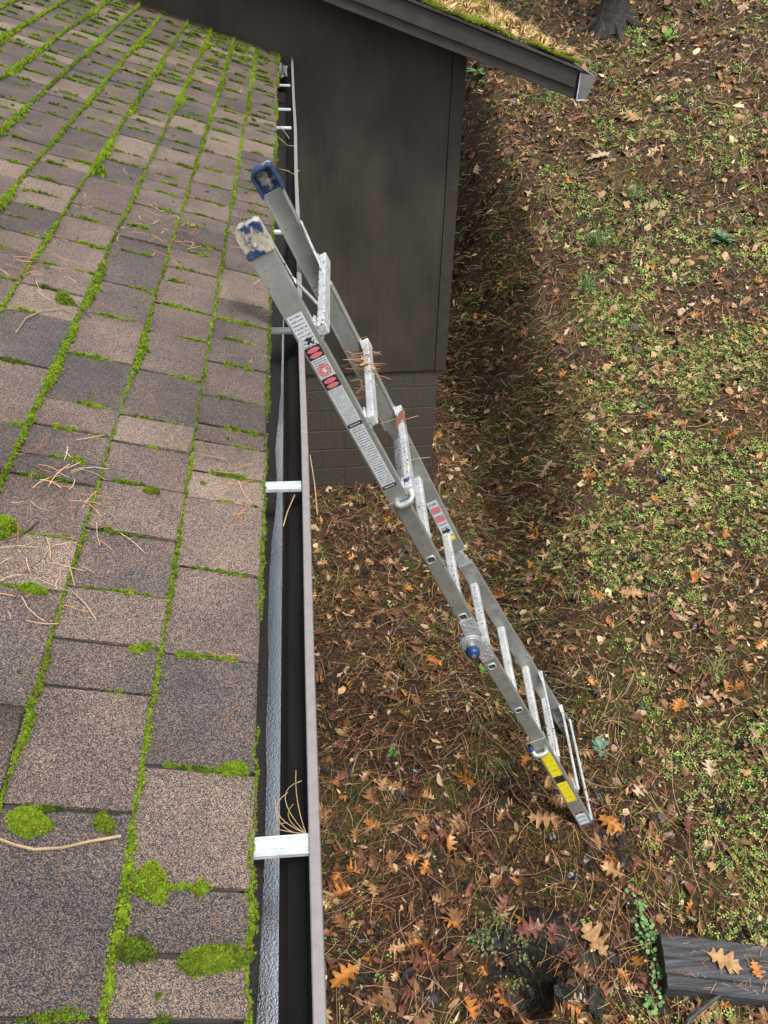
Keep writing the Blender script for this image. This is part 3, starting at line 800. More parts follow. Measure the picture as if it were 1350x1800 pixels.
# knee brace and flat strips near the top rung
def strip(pa, pb, w, m, name='brace'):
    pa, pb = np.asarray(pa), np.asarray(pb); d = pb - pa; L_ = np.linalg.norm(d); d /= L_
    x = np.cross(d, NL); x /= np.linalg.norm(x)
    V = [pa + sg * x * w / 2 + h * NL for h in (0, .003) for sg in (-1, 1)] + [pb + sg * x * w / 2 + h * NL for h in (0, .003) for sg in (-1, 1)]
    return part(name, (V, [(0, 1, 3, 2), (4, 6, 7, 5), (0, 4, 5, 1), (2, 3, 7, 6), (0, 2, 6, 4), (1, 5, 7, 3)]), m)
strip(LP(.10, .064, YN + .030, 0), LP(.235, .070, YN + .14, 0), .016, M['rung'])
strip(LP(-.02, .058, YN + .045, 0), LP(.12, .062, YN + .040, 0), .006, M['rung'])
strip(LP(.10, .064, YF - .030, 1), LP(.235, .070, YF - .14, 1), .016, M['rung'])
# hinges
def disc(s, n, side, r_, y0, y1, m, name, parent=lad, seg=28, bw=.002):
    V = [LP(s + r_ * math.cos(a), n + r_ * math.sin(a), y, side) for y in (y0, y1) for a in np.linspace(0, 2 * np.pi, seg, endpoint=False)]
    return part(name, (V, [tuple(range(seg)), tuple(range(seg, 2 * seg))[::-1]] + [(i, (i + 1) % seg, seg + (i + 1) % seg, seg + i) for i in range(seg)]), m, parent, bw)
for side in (0, 1):
    sg = 1 if side == 0 else -1; yo = YN if side == 0 else YF
    hc_s, hc_n = 1.545, .006
    h = disc(hc_s, hc_n, side, .042, yo - sg * .004, yo + sg * .016, M['cast'], 'hinge')
    disc(hc_s, hc_n, side, .036, yo - sg * .009, yo - sg * .004, M['cast'], 'hinge_plate', h)
    for (sa, sb) in ((1.425, 1.53), (1.56, 1.67)):
        V = []
        for y in (yo + sg * .000, yo + sg * .006):
            for s_, n_ in ((sa, .004), (sa, .054), (sb, .058 if sb < 1.6 else .052), (sb, -.004 if sb < 1.6 else .004)): V.append(LP(s_, n_, y, side))
        hp_ = part('hinge_strap', (V, [(0, 1, 2, 3), (7, 6, 5, 4), (0, 4, 5, 1), (1, 5, 6, 2), (2, 6, 7, 3), (3, 7, 4, 0)]), M['cast'], h, .002)
        for ds in (.25, .5, .75):
            for n_ in (.014, .030, .044):
                if (ds == .5) == (n_ == .030):
                    disc(sa + (sb - sa) * (ds * .6 + (.05 if sa < 1.5 else .35)), n_, side, .0036, yo - sg * .002, yo + sg * .001, M['bright'], 'rivet', h, 10, None)
    # blue lock knob on a metal stem
    if side == 0:
        pts = [LP(hc_s, hc_n, yo - .008, 0), LP(hc_s, hc_n, yo - .018, 0), LP(hc_s, hc_n, yo - .030, 0)]
        part('knob_stem', tube_vf(pts, .014, 16), M['bright'], h)
        prof = [(.012, -.026), (.020, -.028), (.0245, -.036), (.0245, -.050), (.020, -.057), (.010, -.059)]
        V = [LP(hc_s + r_ * math.cos(a), hc_n + r_ * math.sin(a), yo + y, 0) for r_, y in prof for a in np.linspace(0, 2 * np.pi, 24, endpoint=False)]
        Fc = [(j * 24 + i, j * 24 + (i + 1) % 24, (j + 1) * 24 + (i + 1) % 24, (j + 1) * 24 + i) for j in range(5) for i in range(24)] + [tuple(range(120, 144))]
        part('knob', (V, Fc), M['blue_knob'], h, smooth=True)
        disc(hc_s, hc_n, 0, .009, yo - .0615, yo - .058, M['bright'], 'knob_pin', h, 16, None)
# J-shaped locking pins on the outer rails
def jlock(s, n_in, flip=1, side=0, tip=True):
    y = YN - .013
    pts = [LP(s, .022, YN + .002, side), LP(s + .001, .022, y, side), LP(s + .004, .030, y - .003, side), LP(s + .004, .05, y - .003, side), LP(s + .002, .066 if flip > 0 else .060, y, side), LP(s - .006, .073, y + .008, side), LP(s - .016, .075, y + .020, side), LP(s - .026, .075, y + .04, side)]
    if flip < 0:
        pts = [LP(s, .040, YN - .004, side), LP(s, .040, y - .006, side), LP(s + .003, .030, y - .010, side), LP(s + .003, .006, y - .010, side), LP(s, -.008, y - .006, side), LP(s - .008, -.012, y + .004, side), LP(s - .018, -.012, y + .012, side)]
    t = part('lock_pin', tube_vf(pts, .0105, 12), M['cast'], smooth=True)
    e = pts[-1]; d = np.asarray(pts[-1]) - np.asarray(pts[-2]); d /= np.linalg.norm(d)
    part('pin_sleeve', tube_vf([e - d * .004, e + d * .018], .0118, 12), M['blue_knob'], t)
jlock(.835, 0, 1); jlock(2.318, 0, -1)
# rubber feet
for side in (0, 1):
    sg = 1 if side == 0 else -1; yw = (YN - .05) if side == 0 else (YF + .05)
    V = []
    for y in (yw - sg * .004, yw + sg * .036):
        for s_, n_ in ((2.925, -.006), (2.925, .064), (2.962, .066), (2.985, .030), (2.975, -.002)): V.append(LP(s_, n_, y, side))
    part('foot', (V, [(0, 1, 2, 3, 4), (9, 8, 7, 6, 5)] + [(i, (i + 1) % 5, 5 + (i + 1) % 5, 5 + i) for i in range(5)]), plain('dark_rubber', (.06, .055, .05), .8, 0, 40, .3) if side == 0 else bpy.data.materials['dark_rubber'], bw=.003)
# printed labels on the near rails and on the inside of the far one
def lab_quad(parent, side, s0, s1, n0, n1, y, m, name='label', uvflip=False):
    V = [LP(s0, n0, y, side), LP(s1, n0, y, side), LP(s1, n1, y, side), LP(s0, n1, y, side)]
    o = mesh_obj(name, V, [(0, 1, 2, 3)], m, parent)
    uv = o.data.uv_layers.new(name='UV'); co = [(0, 1), (0, 0), (1, 0), (1, 1)]
    for i in range(4): uv.data[i].uv = co[i]
    return o
def lab_shape(parent, side, cs, cn, pts, y, m, name):
    V = [LP(cs + a, cn + b, y, side) for a, b in pts]
    return mesh_obj(name, V, [tuple(range(len(V)))], m, parent)
def oval(rs, rn, k=20): return [(rs * math.cos(a), rn * math.sin(a)) for a in np.linspace(0, 2 * np.pi, k, endpoint=False)]
yl = YN - .0006; yl2 = YN - .0010; yl3 = YN - .0014
na, nb = .006, .048
def s_of(px, py, Y):           # how far down the ladder a pixel on a rail's face lies
    return float((at_y(px, py, Y) - OL) @ U)
sa = s_of(519, 552, YN); sb = s_of(553, 607, YN)
lab_quad(up_n, 0, sa, sb, na, nb, yl, M['label_small'])
fig = [(-.010, -.004), (-.004, -.012), (.000, -.004), (.006, -.010), (.012, -.006), (.006, .000), (.014, .006), (.008, .010), (.002, .004), (-.004, .010), (-.008, .004)]
lab_shape(up_n, 0, sb - .018, .030, fig, yl2, M['black'], 'falling_figure')
def danger(s0, s1):
    lab_quad(up_n, 0, s0, s1, na, nb, yl, M['black'], 'danger_panel')
    for q in (.28, .72): lab_shape(up_n, 0, s0 + (s1 - s0) * q, (na + nb) / 2, oval((s1 - s0) * .19, .0175), yl2, M['red'], 'danger_oval')
s2 = sb + .036; danger(sb, s2)
s3 = s2 + .062; lab_quad(up_n, 0, s2, s3, na, nb, yl, M['label_small'])
cs = s3 - .024
ring = oval(.018, .018, 28); ri = oval(.0145, .0145, 28)
V = [LP(cs + a, .027 + b, yl2, 0) for a, b in ring] + [LP(cs + a, .027 + b, yl2, 0) for a, b in ri]
mesh_obj('warning_ring', V, [(i, (i + 1) % 28, 28 + (i + 1) % 28, 28 + i) for i in range(28)], M['red'], up_n)
lab_shape(up_n, 0, cs, .027, oval(.0125, .0125), yl2, M['red'], 'warning_disc')
lab_shape(up_n, 0, cs + .001, .028, [(-.007, -.004), (.002, -.008), (.008, .000), (.001, .007), (-.001, .001), (-.007, .005)], yl3, M['white_edge'], 'warning_mark')
s4 = s3 + .036; danger(s3, s4)
s5 = s_of(640, 742, YN); s6 = s_of(693, 858, YN) - .008
lab_quad(up_n, 0, s4, s5 - .012, na, nb, yl, M['label'])
lab_quad(up_n, 0, s5 - .012, s5, na, nb, yl, M['black'], 'black_bar')
lab_quad(up_n, 0, s5 - .008, s5 - .004, na + .006, nb - .006, yl2, M['label_small'], 'bar_text')
lab_quad(up_n, 0, s5 + .002, s6 - .012, na, nb, yl, M['label'])
lab_quad(up_n, 0, s6 - .012, s6, na, nb, yl, M['black'], 'black_bar')
lab_quad(up_n, 0, s6 - .008, s6 - .004, na + .006, nb - .006, yl2, M['label_small'], 'bar_text')
# lower near rail (it splays towards the camera side going down)
def ylow(s): return YN - .05 * (s - 2.245) / .71 - .0009
def low(s0, s1, n0, n1, m, nm, dy=0.):
    V = [LP(s0, n0, ylow(s0) - dy, 0), LP(s1, n0, ylow(s1) - dy, 0), LP(s1, n1, ylow(s1) - dy, 0), LP(s0, n1, ylow(s0) - dy, 0)]
    o = mesh_obj(nm, V, [(0, 1, 2, 3)], m, lo_n); uv = o.data.uv_layers.new(name='UV')
    for i, c in enumerate([(0, 1), (0, 0), (1, 0), (1, 1)]): uv.data[i].uv = c
ya_ = [s_of(972, 1320, YN - .01), s_of(992, 1358, YN - .014), s_of(996, 1370, YN - .018), s_of(1014, 1404, YN - .03), s_of(1027, 1424, YN - .036), s_of(1040, 1452, YN - .045)]
low(ya_[0], ya_[1], .006, .050, M['label_yellow'], 'label'); low(ya_[1], ya_[2], .008, .050, M['black'], 'black_bar')
low(ya_[2], ya_[3], .006, .050, M['label_yellow'], 'label')
low(ya_[4] + .008, ya_[5], .006, .050, M['label_blue'], 'label'); low(ya_[4] - .006, ya_[4] + .006, .010, .046, M['black'], 'logo_frame'); low(ya_[4] - .003, ya_[4] + .003, .016, .036, M['red'], 'logo_mark', .0006)
# inside of the far inner rail
yfi = YF - .0290
f0 = s_of(757, 882, yfi); f1 = s_of(788, 955, yfi)
lab_quad(in_uf, 1, f0, f1 - .03, .010, .050, yfi, M['label_small'])
for q0, q1 in ((.15, .26), (.38, .49)):
    lab_quad(in_uf, 1, f0 + (f1 - f0) * q0, f0 + (f1 - f0) * q1, .012, .048, yfi - .0005, M['red'], 'red_bar')
lab_shape(in_uf, 1, f0 + (f1 - f0) * .72, .030, [(-.008, -.016), (-.008, .002), (-.016, .002), (0, .018), (.016, .002), (.008, .002), (.008, -.016)], yfi - .0005, M['black'], 'arrow')
lab_quad(in_uf, 1, f1 - .03, f1 - .008, .010, .050, yfi - .0002, M['yellow_print'], 'yellow_bar')

# ================================================================== LEAVES, NEEDLES, GROUND COVER
def oak_template(seed, curl=.5):
    """a lobed oak leaf: bristle-tipped lobes and round sinuses on both sides of a midrib"""
    r_ = random.Random(seed); dp = r_.uniform(.75, 1.25)
    base = [(.015, 0), (.06, .10), (.21, .13), (.19, .19), (.085, .25), (.33, .34), (.345, .40), (.26, .41), (.10, .47), (.36, .63), (.33, .69), (.24, .66), (.105, .68), (.21, .86), (.14, .87), (.06, .85), (.0, 1.0)]
    sides = []
    for sg in (-1, 1):
        sh = r_.uniform(-.03, .03); o = []
        for k, (x, y) in enumerate(base):
            x2 = x * r_.uniform(.82, 1.18) if x > .15 else x / dp * r_.uniform(.9, 1.1)
            o.append((sg * x2, y + sh * (0 < k < 16) + r_.uniform(-.012, .012) * (0 < k < 16)))
        sides.append(o)
    n = len(base); mid = []
    m_ = 0
    for k in range(n): m_ = max(m_, min(base[k][1], .97)); mid.append(m_ + k * .0015)
    bend = r_.uniform(-.6, .8); tw = r_.uniform(-.7, .7); c = curl * r_.uniform(.3, 1.8) * r_.choice([1, 1, -1]); c2 = r_.uniform(-.25, .25)
    def zz(x, y): return c * x * x * 2.2 + bend * (y - .5) ** 2 * .6 + tw * x * (y - .5) + c2 * abs(x) + r_.uniform(-.022, .022)
    V = []; Fc = []
    for k in range(n):
        for (x, y) in (sides[0][k], (0, mid[k]), sides[1][k]): V.append((x, y - .5, zz(x, y) if x else bend * (y - .5) ** 2 * .6))
    for k in range(n - 1):
        a = 3 * k; Fc += [(a, a + 1, a + 4, a + 3), (a + 1, a + 2, a + 5, a + 4)]
    k = len(V); V += [(-.008, -.5, 0), (.008, -.5, 0), (.006, -.70, .05), (-.006, -.70, .05)]; Fc.append((k, k + 1, k + 2, k + 3))
    zmin = min(v[2] for v in V); V = [(x, y, z - zmin) for x, y, z in V]
    return V, Fc
def oval_template(seed):
    r_ = random.Random(seed); n = 7; V = []; Fc = []; c = r_.uniform(-.9, .9); bend = r_.uniform(-.5, .5); wd = r_.uniform(.17, .26); tw = r_.uniform(-.5, .5)
    for i in range(n):
        t = i / (n - 1); w = wd * math.sin(math.pi * (t * .94 + .03)) ** .75
        for sg in (-1, 0, 1):
            x = sg * w; V.append((x, t - .5, c * x * x * 4 + bend * (t - .5) ** 2 + tw * x * (t - .5)))
    for i in range(n - 1):
        a = 3 * i; Fc += [(a, a + 1, a + 4, a + 3), (a + 1, a + 2, a + 5, a + 4)]
    zmin = min(v[2] for v in V); V = [(x, y, z - zmin) for x, y, z in V]
    return V, Fc
OAK = [oak_template(i, .5 if i % 3 else 1.3) for i in range(18)]
OVAL = [oval_template(50 + i) for i in range(7)]
LC = {'orange': (.42, .17, .040), 'tan': (.37, .215, .10), 'brown': (.21, .105, .050), 'dark red': (.165, .065, .045), 'blackened': (.032, .027, .027), 'pale': (.46, .33, .21), 'yellow': (.45, .33, .06)}
def polar(n, r0, r1, pw, az0=-8, az1=62):
    """points on the ground round the camera's foot; pw sets how fast they thin out"""
    n = int(n * 1.22); u = rng.random(n); r0 = max(.7, r0 - .3); r = (r0 ** pw + u * (r1 ** pw - r0 ** pw)) ** (1 / pw)
    side = rng.random(n)          # thinner litter goes on to both sides
    az = np.radians(np.where(side < .80, rng.uniform(-4, 58, n), np.where(side < .90, rng.uniform(-46, -4, n), rng.uniform(58, 92, n))))
    x = r * np.sin(az) + .05; y = r * np.cos(az) - .45
    keep = (x > -.72) & ~((x < 1.15) & (y > 5.80))
    return x[keep], y[keep]
def dist(x, y): return np.sqrt(x * x + y * y + (CAMZ - H0(x, y)) ** 2)
def green_mask(x, y):
    crest = 1.05 + .95 * sstep(2.2, 6, y)
    g = sstep(crest - .25, crest + .7, x + .8 * (fbm(x * 1.1, y * 1.1, 77, 3) - .5))
    return g * (1 - .62 * sstep(5.2, 7.5, y))
def vis_ok(x, y): return np.ones_like(x, bool)
GAP = .004
# --- dark flakes and needles: one mass each
def shard(bag, n, r1, pw, size, cols, dark, lift, tilt_amt, az=(-8, 62), stretch=(1.0, .55)):
    x, y = polar(n, 1.0, r1, pw, *az); n = len(x); z = H(x, y); nn = tilt(Hn(x, y), tilt_amt)
    d = dist(x, y); g = green_mask(x, y) * .8 + .2 * sstep(6, 9, y)
    P = np.stack([x, y, z + lift * rng.random(n)], -1)
    tv = [(-.5, -.2, 0), (0, -.5, .10), (.5, -.1, 0), (.38, .4, .08), (-.25, .5, -.02)]
    C = np.array(cols)[rng.integers(0, len(cols), n)]; Cd = np.array(dark)[rng.integers(0, len(dark), n)]
    wet = rng.random(n) > .24 + .62 * g                      # damp, half rotted pieces prevail down in the gully
    C = np.where(wet[:, None], Cd, C) * rng.uniform(.6, 1.35, (n, 1))
    S = size * rng.uniform(.5, 1.5, n) * np.clip(d / 4.5, .8, 2.4)
    T3 = [(tv, [(0, 1, 2, 3, 4)]), ([(-.6, 0, 0), (-.1, -.28, .12), (.25, -.12, .05), (.62, .1, 0), (.1, .22, .10)], [(0, 1, 2, 4), (4, 2, 3)]),
          ([(-.5, -.1, .05), (-.12, -.14, 0), (0, -.5, .12), (.16, -.12, 0), (.55, -.05, .06), (.12, .18, .04), (-.05, .5, .0), (-.15, .12, 0)], [(0, 1, 7), (1, 2, 3), (3, 4, 5), (1, 3, 5, 7), (7, 5, 6)])]
    R = frames(nn, rng.random(n) * 6.28); SS = np.stack([S * stretch[0], S * stretch[1] * rng.uniform(.6, 1.3, n), S], -1); pick = rng.integers(0, 3, n)
    for k_, (a_, b_) in enumerate(T3):
        q = pick == k_; bag.add(a_, b_, P[q], R[q], SS[q], C[q])
fl = Bag()
LT = [LC['brown'], (.14, .075, .04), LC['tan'], (.30, .17, .09), (.36, .25, .14), LC['pale']]
DK = [(.050, .027, .018), (.022, .016, .014), (.11, .047, .026), (.018, .016, .016), (.070, .036, .022), (.16, .065, .030)]
shard(fl, 78000, 26, .95, .016, LT, DK, .012, .45)
shard(fl, 42000, 26, 1.35, .040, LT, DK, .020, .55, stretch=(1.0, .7))
tag(fl.build('leaf_crumbs', M['flake']), 'broken brown leaf crumbs covering the forest floor', 'litter', kind='stuff')
def needle_bag(bag, x, y, z, nn, length, width, cols, yaw=None, sag=.25):
    n = len(x); K = 4
    yaw = rng.random(n) * 6.28 if yaw is None else yaw
    R = frames(nn, yaw); cv = rng.normal(0, .22, n)
    C = np.array(cols)[rng.integers(0, len(cols), n)] * rng.uniform(.7, 1.3, (n, 1))
    tv = []
    for i in range(K):
        t = i / (K - 1) - .5; tv += [(-.5, t, .0), (.5, t, .0)]
    tv = np.array(tv); tf = [(2 * i, 2 * i + 1, 2 * i + 3, 2 * i + 2) for i in range(K - 1)]
    # bend each needle sideways in a few groups
    for g in range(7):
        m_ = (np.arange(n) % 7) == g; b = (g - 3) * .075; up = rng.uniform(0, .10)
        t2 = tv.copy(); t2[:, 0] *= 1; wS = width[m_]; lS = length[m_]
        # bend is expressed in length units -> fold it into x before scaling by width
        t3 = np.stack([t2[:, 0], t2[:, 1], up * (.25 - t2[:, 1] ** 2)], -1)
        S = np.stack([wS, lS, lS], -1)
        P = np.stack([x, y, z], -1)[m_]; Rm = R[m_]
        bx = (t2[:, 1] ** 2) * b
        vv = t3[None] * S[:, None, :]; vv[:, :, 0] += bx[None] * lS[:, None] * 2
        W = np.einsum('nij,nkj->nki', Rm, vv) + P[:, None, :]
        k = len(tv); q = len(P)
        tl = np.concatenate([np.array(f) for f in tf]); tt = np.array([4] * len(tf))
        bag.L.append((tl[None] + (np.arange(q) * k)[:, None] + bag.nv).ravel())
        bag.S.append((np.array([0, 4, 8])[None] + (np.arange(q) * 12)[:, None] + bag.nl).ravel()); bag.T.append(np.tile(tt, q))
        bag.V.append(W.reshape(-1, 3)); bag.C.append(np.repeat(C[m_], k, 0)); bag.nv += q * k; bag.nl += q * 12
NC = [(.34, .145, .055), (.25, .10, .04), (.42, .22, .10), (.15, .065, .033), (.10, .05, .03), (.46, .31, .17)]
nb_ = Bag()
x, y = polar(56000, 1.0, 24, .98); n = len(x); d = dist(x, y)
keep = rng.random(n) < .35 + .65 * fbm(x * 1.6, y * 1.6, 91, 3) * (1.15 - .45 * green_mask(x, y)); x, y, d = x[keep], y[keep], d[keep]; n = len(x)
flow = 2.2 + 2.4 * (fbm(x * .7, y * .7, 95, 2) - .5) + rng.normal(0, .75, n)
needle_bag(nb_, x, y, H(x, y) + .010 + .022 * rng.random(n), tilt(Hn(x, y), .16), rng.uniform(.07, .19, n), .0012 * np.clip(d / 3.6, 1, 2.6), NC, flow)
tag(nb_.build('pine_needles', M['needle']), 'rust brown pine needles strewn over the forest floor', 'needles', kind='stuff')

# --- fallen leaves
leaves = []
def gen_leaves(n, kind, r1, pw, smin, smax, names, probs, tl):
    x, y = polar(n, 1.05, r1, pw); n = len(x)
    g = green_mask(x, y); keep = rng.random(n) < (1 - .40 * g) * (.25 + 1.3 * fbm(x * 1.5, y * 1.5, 101, 2) * sstep(.25, .6, fbm(x * 1.5, y * 1.5, 101, 2))); x, y = x[keep], y[keep]; n = len(x)
    z = H(x, y) + .010; nn = tilt(Hn(x, y), tl); yaw = rng.random(n) * 6.28; S = rng.uniform(smin, smax, n)
    R = frames(nn, yaw); ci = rng.choice(len(names), n, p=probs); vi = rng.integers(0, 18 if kind == 'oak' else 7, n)
    for i in range(n): leaves.append((kind, np.array([x[i], y[i], z[i]]), R[i], S[i], names[ci[i]], int(vi[i]), rng.uniform(.75, 1.25)))
gen_leaves(7600, 'oak', 26, 1.12, .042, .105, ['orange', 'tan', 'brown', 'dark red', 'blackened', 'pale'], [.17, .20, .34, .14, .11, .04], .42)
gen_leaves(6500, 'oval', 24, 1.0, .04, .085, ['brown', 'dark red', 'blackened', 'pale', 'tan'], [.32, .24, .24, .06, .14], .45)
for (p, c, s, v, yw) in [((1072, 1455), 'orange', .13, 1, .6), ((955, 1448), 'tan', .15, 2, 1.3), ((1042, 1655), 'tan', .15, 7, .4), ((605, 1722), 'orange', .13, 4, 2.2), ((1075, 1535), 'tan', .11, 5, 1), ((878, 1052), 'orange', .15, 5, .8), ((940, 945), 'orange', .14, 7, .3),
                         ((1108, 1048), 'tan', .14, 8, 1.2), ((1050, 280), 'pale', .24, 4, 1.5), ((1190, 1245), 'orange', .11, 10, 2.5), ((1110, 215), 'tan', .25, 2, .2), ((960, 830), 'pale', .16, 8, 2), ((690, 1232), 'dark red', .10, 4, 1.1), ((675, 1385), 'tan', .10, 5, 2.8), ((800, 1620), 'brown', .12, 11, .1), ((930, 1635), 'dark red', .12, 1, 1.6)]:
    q = ground_at(*p); nn = Hn(np.array([q[0]]), np.array([q[1]])); q[2] += .02
    leaves.append(('oak', q, frames(nn, np.array([yw]))[0], s, c, v, 1.15))
def score(l):
    v = ROT.T @ (l[1] - CAM); u, w_ = 675 + F * v[0] / -v[2], 900 - F * v[1] / -v[2]
    if not (540 < u < 1380 and -20 < w_ < 1830): return 0
    if u < 565 + (w_ > 900) * 10 and w_ > 0: return 0
    return l[3] / np.linalg.norm(v) * (1.0 if l[0] == 'oak' else .8)
leaves.sort(key=score, reverse=True)
_tm = ground_at(1260, 1700); _st = ground_at(945, 1660)
def zone(p):
    x, y = p[:2]
    if np.hypot(x - _st[0], y - _st[1]) < .33: return 'on the rotten stump'
    if x > 1.15 and abs(y - _tm[1]) < .28: return 'beside the black timber'
    if np.hypot(x - 1.2, y - 1.95) < .42: return 'round the ladder feet'
    if y < 3.4 and x < .55: return 'on the litter under the gutter'
    if y < 3.4 and x < 1.15: return 'under the leaning ladder'
    if y > 4.6 and x < 1.15: return 'at the foot of the block wall'
    if y < 4.6 and x < 1.4: return 'between the ladder and the block wall'
    if y > 5.6 and x < 2.3: return 'on the steep bank beside the wing'
    if y < 3.4: return 'on the clover right of the ladder'
    if y < 5.6: return 'on the clover along the bank'
    return 'on the upper bank below the tree' 
word = {'orange': 'bright orange', 'tan': 'light tan', 'brown': 'wet brown', 'dark red': 'dark red', 'blackened': 'blackened', 'pale': 'pale bleached', 'yellow': 'yellow'}
cache = {}; cnt = {'oak': 0, 'oval': 0}; lim = {'oak': 300, 'oval': 220}
lb = Bag()
TV = {'oak': OAK, 'oval': OVAL}
for l in leaves:
    kind, p, R, s, c, v, br = l
    tv, tf = TV[kind][v]
    if cnt[kind] < lim[kind] and score(l) > 0:
        cnt[kind] += 1; b3 = int(br * 4)
        key = (kind, c, v, b3)
        if key not in cache:
            me = bpy.data.meshes.new(kind + '_leaf'); me.from_pydata(tv, [], tf); me.update()
            cc = np.array(LC[c]) * (b3 / 4 + .1)
            tvn = np.array(tv); edge = 1 - .25 * (np.abs(tvn[:, 0]) > .05)
            set_col(me, cc[None] * edge[:, None]); me.materials.append(M['leaf']); cache[key] = me
        o = bpy.data.objects.new('oak_leaf' if kind == 'oak' else 'oval_leaf', cache[key]); COL.objects.link(o)
        m4 = np.eye(4); m4[:3, :3] = R * s; m4[:3, 3] = p; o.matrix_world = Matrix(m4.tolist())
        if kind == 'oak': tag(o, f"{'large' if s > .085 else 'small'} {word[c]} lobed oak leaf {zone(p)}", 'leaf', f'{word[c]} oak leaves {zone(p)}')
        else: tag(o, f"{'large' if s > .066 else 'small'} {word[c]} smooth oval leaf {zone(p)}", 'leaf', f'{word[c]} oval leaves {zone(p)}')
    else:
        lb.add(tv, tf, p[None], R[None], np.array([s]), (np.array(LC[c]) * br)[None])
tag(lb.build('fallen_leaves', M['leaf']), 'small fallen brown leaves carpeting the forest floor', 'leaves', kind='stuff')

# --- small green ground cover
tri_v = []; tri_f = []
for q in range(3):
    a0 = q * 2.094; k = len(tri_v)
    for rr, da, zz_ in ((.08, 0, .1), (.75, -.48, .30), (1.0, 0, .22), (.75, .48, .30)): tri_v.append((rr * math.cos(a0 + da), rr * math.sin(a0 + da), zz_))
    tri_f.append(tuple(range(k, k + 4)))
GC = [(.28, .42, .09), (.19, .33, .07), (.42, .52, .14), (.11, .22, .05), (.48, .50, .14)]
gb = Bag()
x, y = polar(195000, 1.0, 22, .97); n = len(x); g = green_mask(x, y)
patch = fbm(x * 1.5, y * 1.5, 111, 3) * .78 + fbm(x * 8, y * 8, 115, 2) * .32
pr = 1.15 * g * sstep(.50, .64, patch) + .10 * sstep(.56, .72, patch) + .07 * g
keep = rng.random(n) < pr; x, y = x[keep], y[keep]; n = len(x); d = dist(x, y)
nn = tilt(Hn(x, y), .35)
gb.add(tri_v, tri_f, np.stack([x, y, H(x, y) + .006 + .014 * rng.random(n)], -1), frames(nn, rng.random(n) * 6.28), rng.uniform(.007, .0155, n) * np.clip(d / 4.5, .9, 2.0), np.array(GC)[rng.choice(5, n, p=[.3, .25, .2, .15, .1])] * rng.uniform(.7, 1.2, (n, 1)))
tag(gb.build('clover_cover', M['green']), 'low yellow green clover spreading over the open bank', 'ground cover', kind='stuff')
# --- short moss on the soil
mb = Bag()
x, y = polar(80000, 1.0, 14, .8); patch = fbm(x * 1.7, y * 1.7, 121, 3); keep = rng.random(len(x)) < sstep(.5, .66, patch) * .9; x, y = x[keep], y[keep]; n = len(x); d = dist(x, y)
mb.add(TUFT_V, TUFT_F, np.stack([x, y, H(x, y) + .002], -1), frames(tilt(Hn(x, y), .2), rng.random(n) * 6.28), rng.uniform(.005, .010, n) * np.clip(d / 4, 1, 2.5), np.array([.15, .20, .03]) * rng.uniform(.5, 1.3, (n, 1)))
tag(mb.build('soil_moss', M['moss']), 'dull olive moss growing between the leaves on the soil', 'moss', kind='stuff')
# --- grass: straw and green blades draped down the bank
gr = Bag(); bv = [(-.5, 0, 0), (.5, 0, 0), (-.42, .35, .30), (.42, .35, .30), (-.3, .72, .34), (.3, .72, .34), (0, 1.0, .16)]; bf = [(0, 1, 3, 2), (2, 3, 5, 4), (4, 5, 6)]
def blades(x, y, L0, L1, cols, wid=.0021, spread=.5, lift=1.):
    n = len(x); gxn = Hn(x, y); down = np.arctan2(gxn[:, 1], gxn[:, 0]); d = dist(x, y)
    yaw = down - np.pi / 2 + rng.normal(0, spread, n); z = np.zeros((n, 3)); z[:, 2] = 1
    nn = gxn * .6 + z * .4; nn /= np.linalg.norm(nn, axis=1, keepdims=True)
    ln = rng.uniform(L0, L1, n)
    # frames(): column 1 is the blade's forward direction; steer it downhill
    fwd = np.stack([np.cos(yaw + np.pi / 2), np.sin(yaw + np.pi / 2), 0 * yaw], -1); fwd -= (fwd * nn).sum(1, keepdims=True) * nn; fwd /= np.linalg.norm(fwd, axis=1, keepdims=True)
    R = np.stack([np.cross(fwd, nn), fwd, nn], -1)
    gr.add(bv, bf, np.stack([x, y, H(x, y)], -1), R, np.stack([wid * np.clip(d / 4, 1, 3), ln, ln * lift * rng.uniform(.4, 1.3, n)], -1), np.array(cols)[rng.integers(0, len(cols), n)] * rng.uniform(.7, 1.25, (n, 1)))
STR = [(.36, .26, .15), (.26, .165, .095), (.20, .25, .09), (.14, .24, .07), (.46, .37, .23), (.24, .125, .07), (.15, .08, .05)]
x, y = polar(60000, 1.0, 24, 1.1); slope = 1 - Hn(x, y, .25)[:, 2]
keep = rng.random(len(x)) < np.clip(slope * 7, .12, .98) * (.35 + .9 * fbm(x * 1.9, y * 1.9, 131, 2)) * (y > 1.8); x, y = x[keep], y[keep]
blades(x, y, .06, .20, STR, .0020)
x, y = polar(16000, 1.0, 16, .9); keep = (rng.random(len(x)) < .8 * green_mask(x, y)); x, y = x[keep], y[keep]; blades(x, y, .03, .09, [(.16, .22, .05), (.24, .28, .08), (.32, .27, .13)], .0014, 2.5)
x, y = polar(34000, 5, 24, 1.2); keep = (y > 5.2) & (rng.random(len(x)) < .75); x, y = x[keep], y[keep]; blades(x, y, .05, .17, STR, .0017, .9)
tag(gr.build('grass', M['green']), 'thin straw and green grass drooping down the bank', 'grass', kind='stuff')

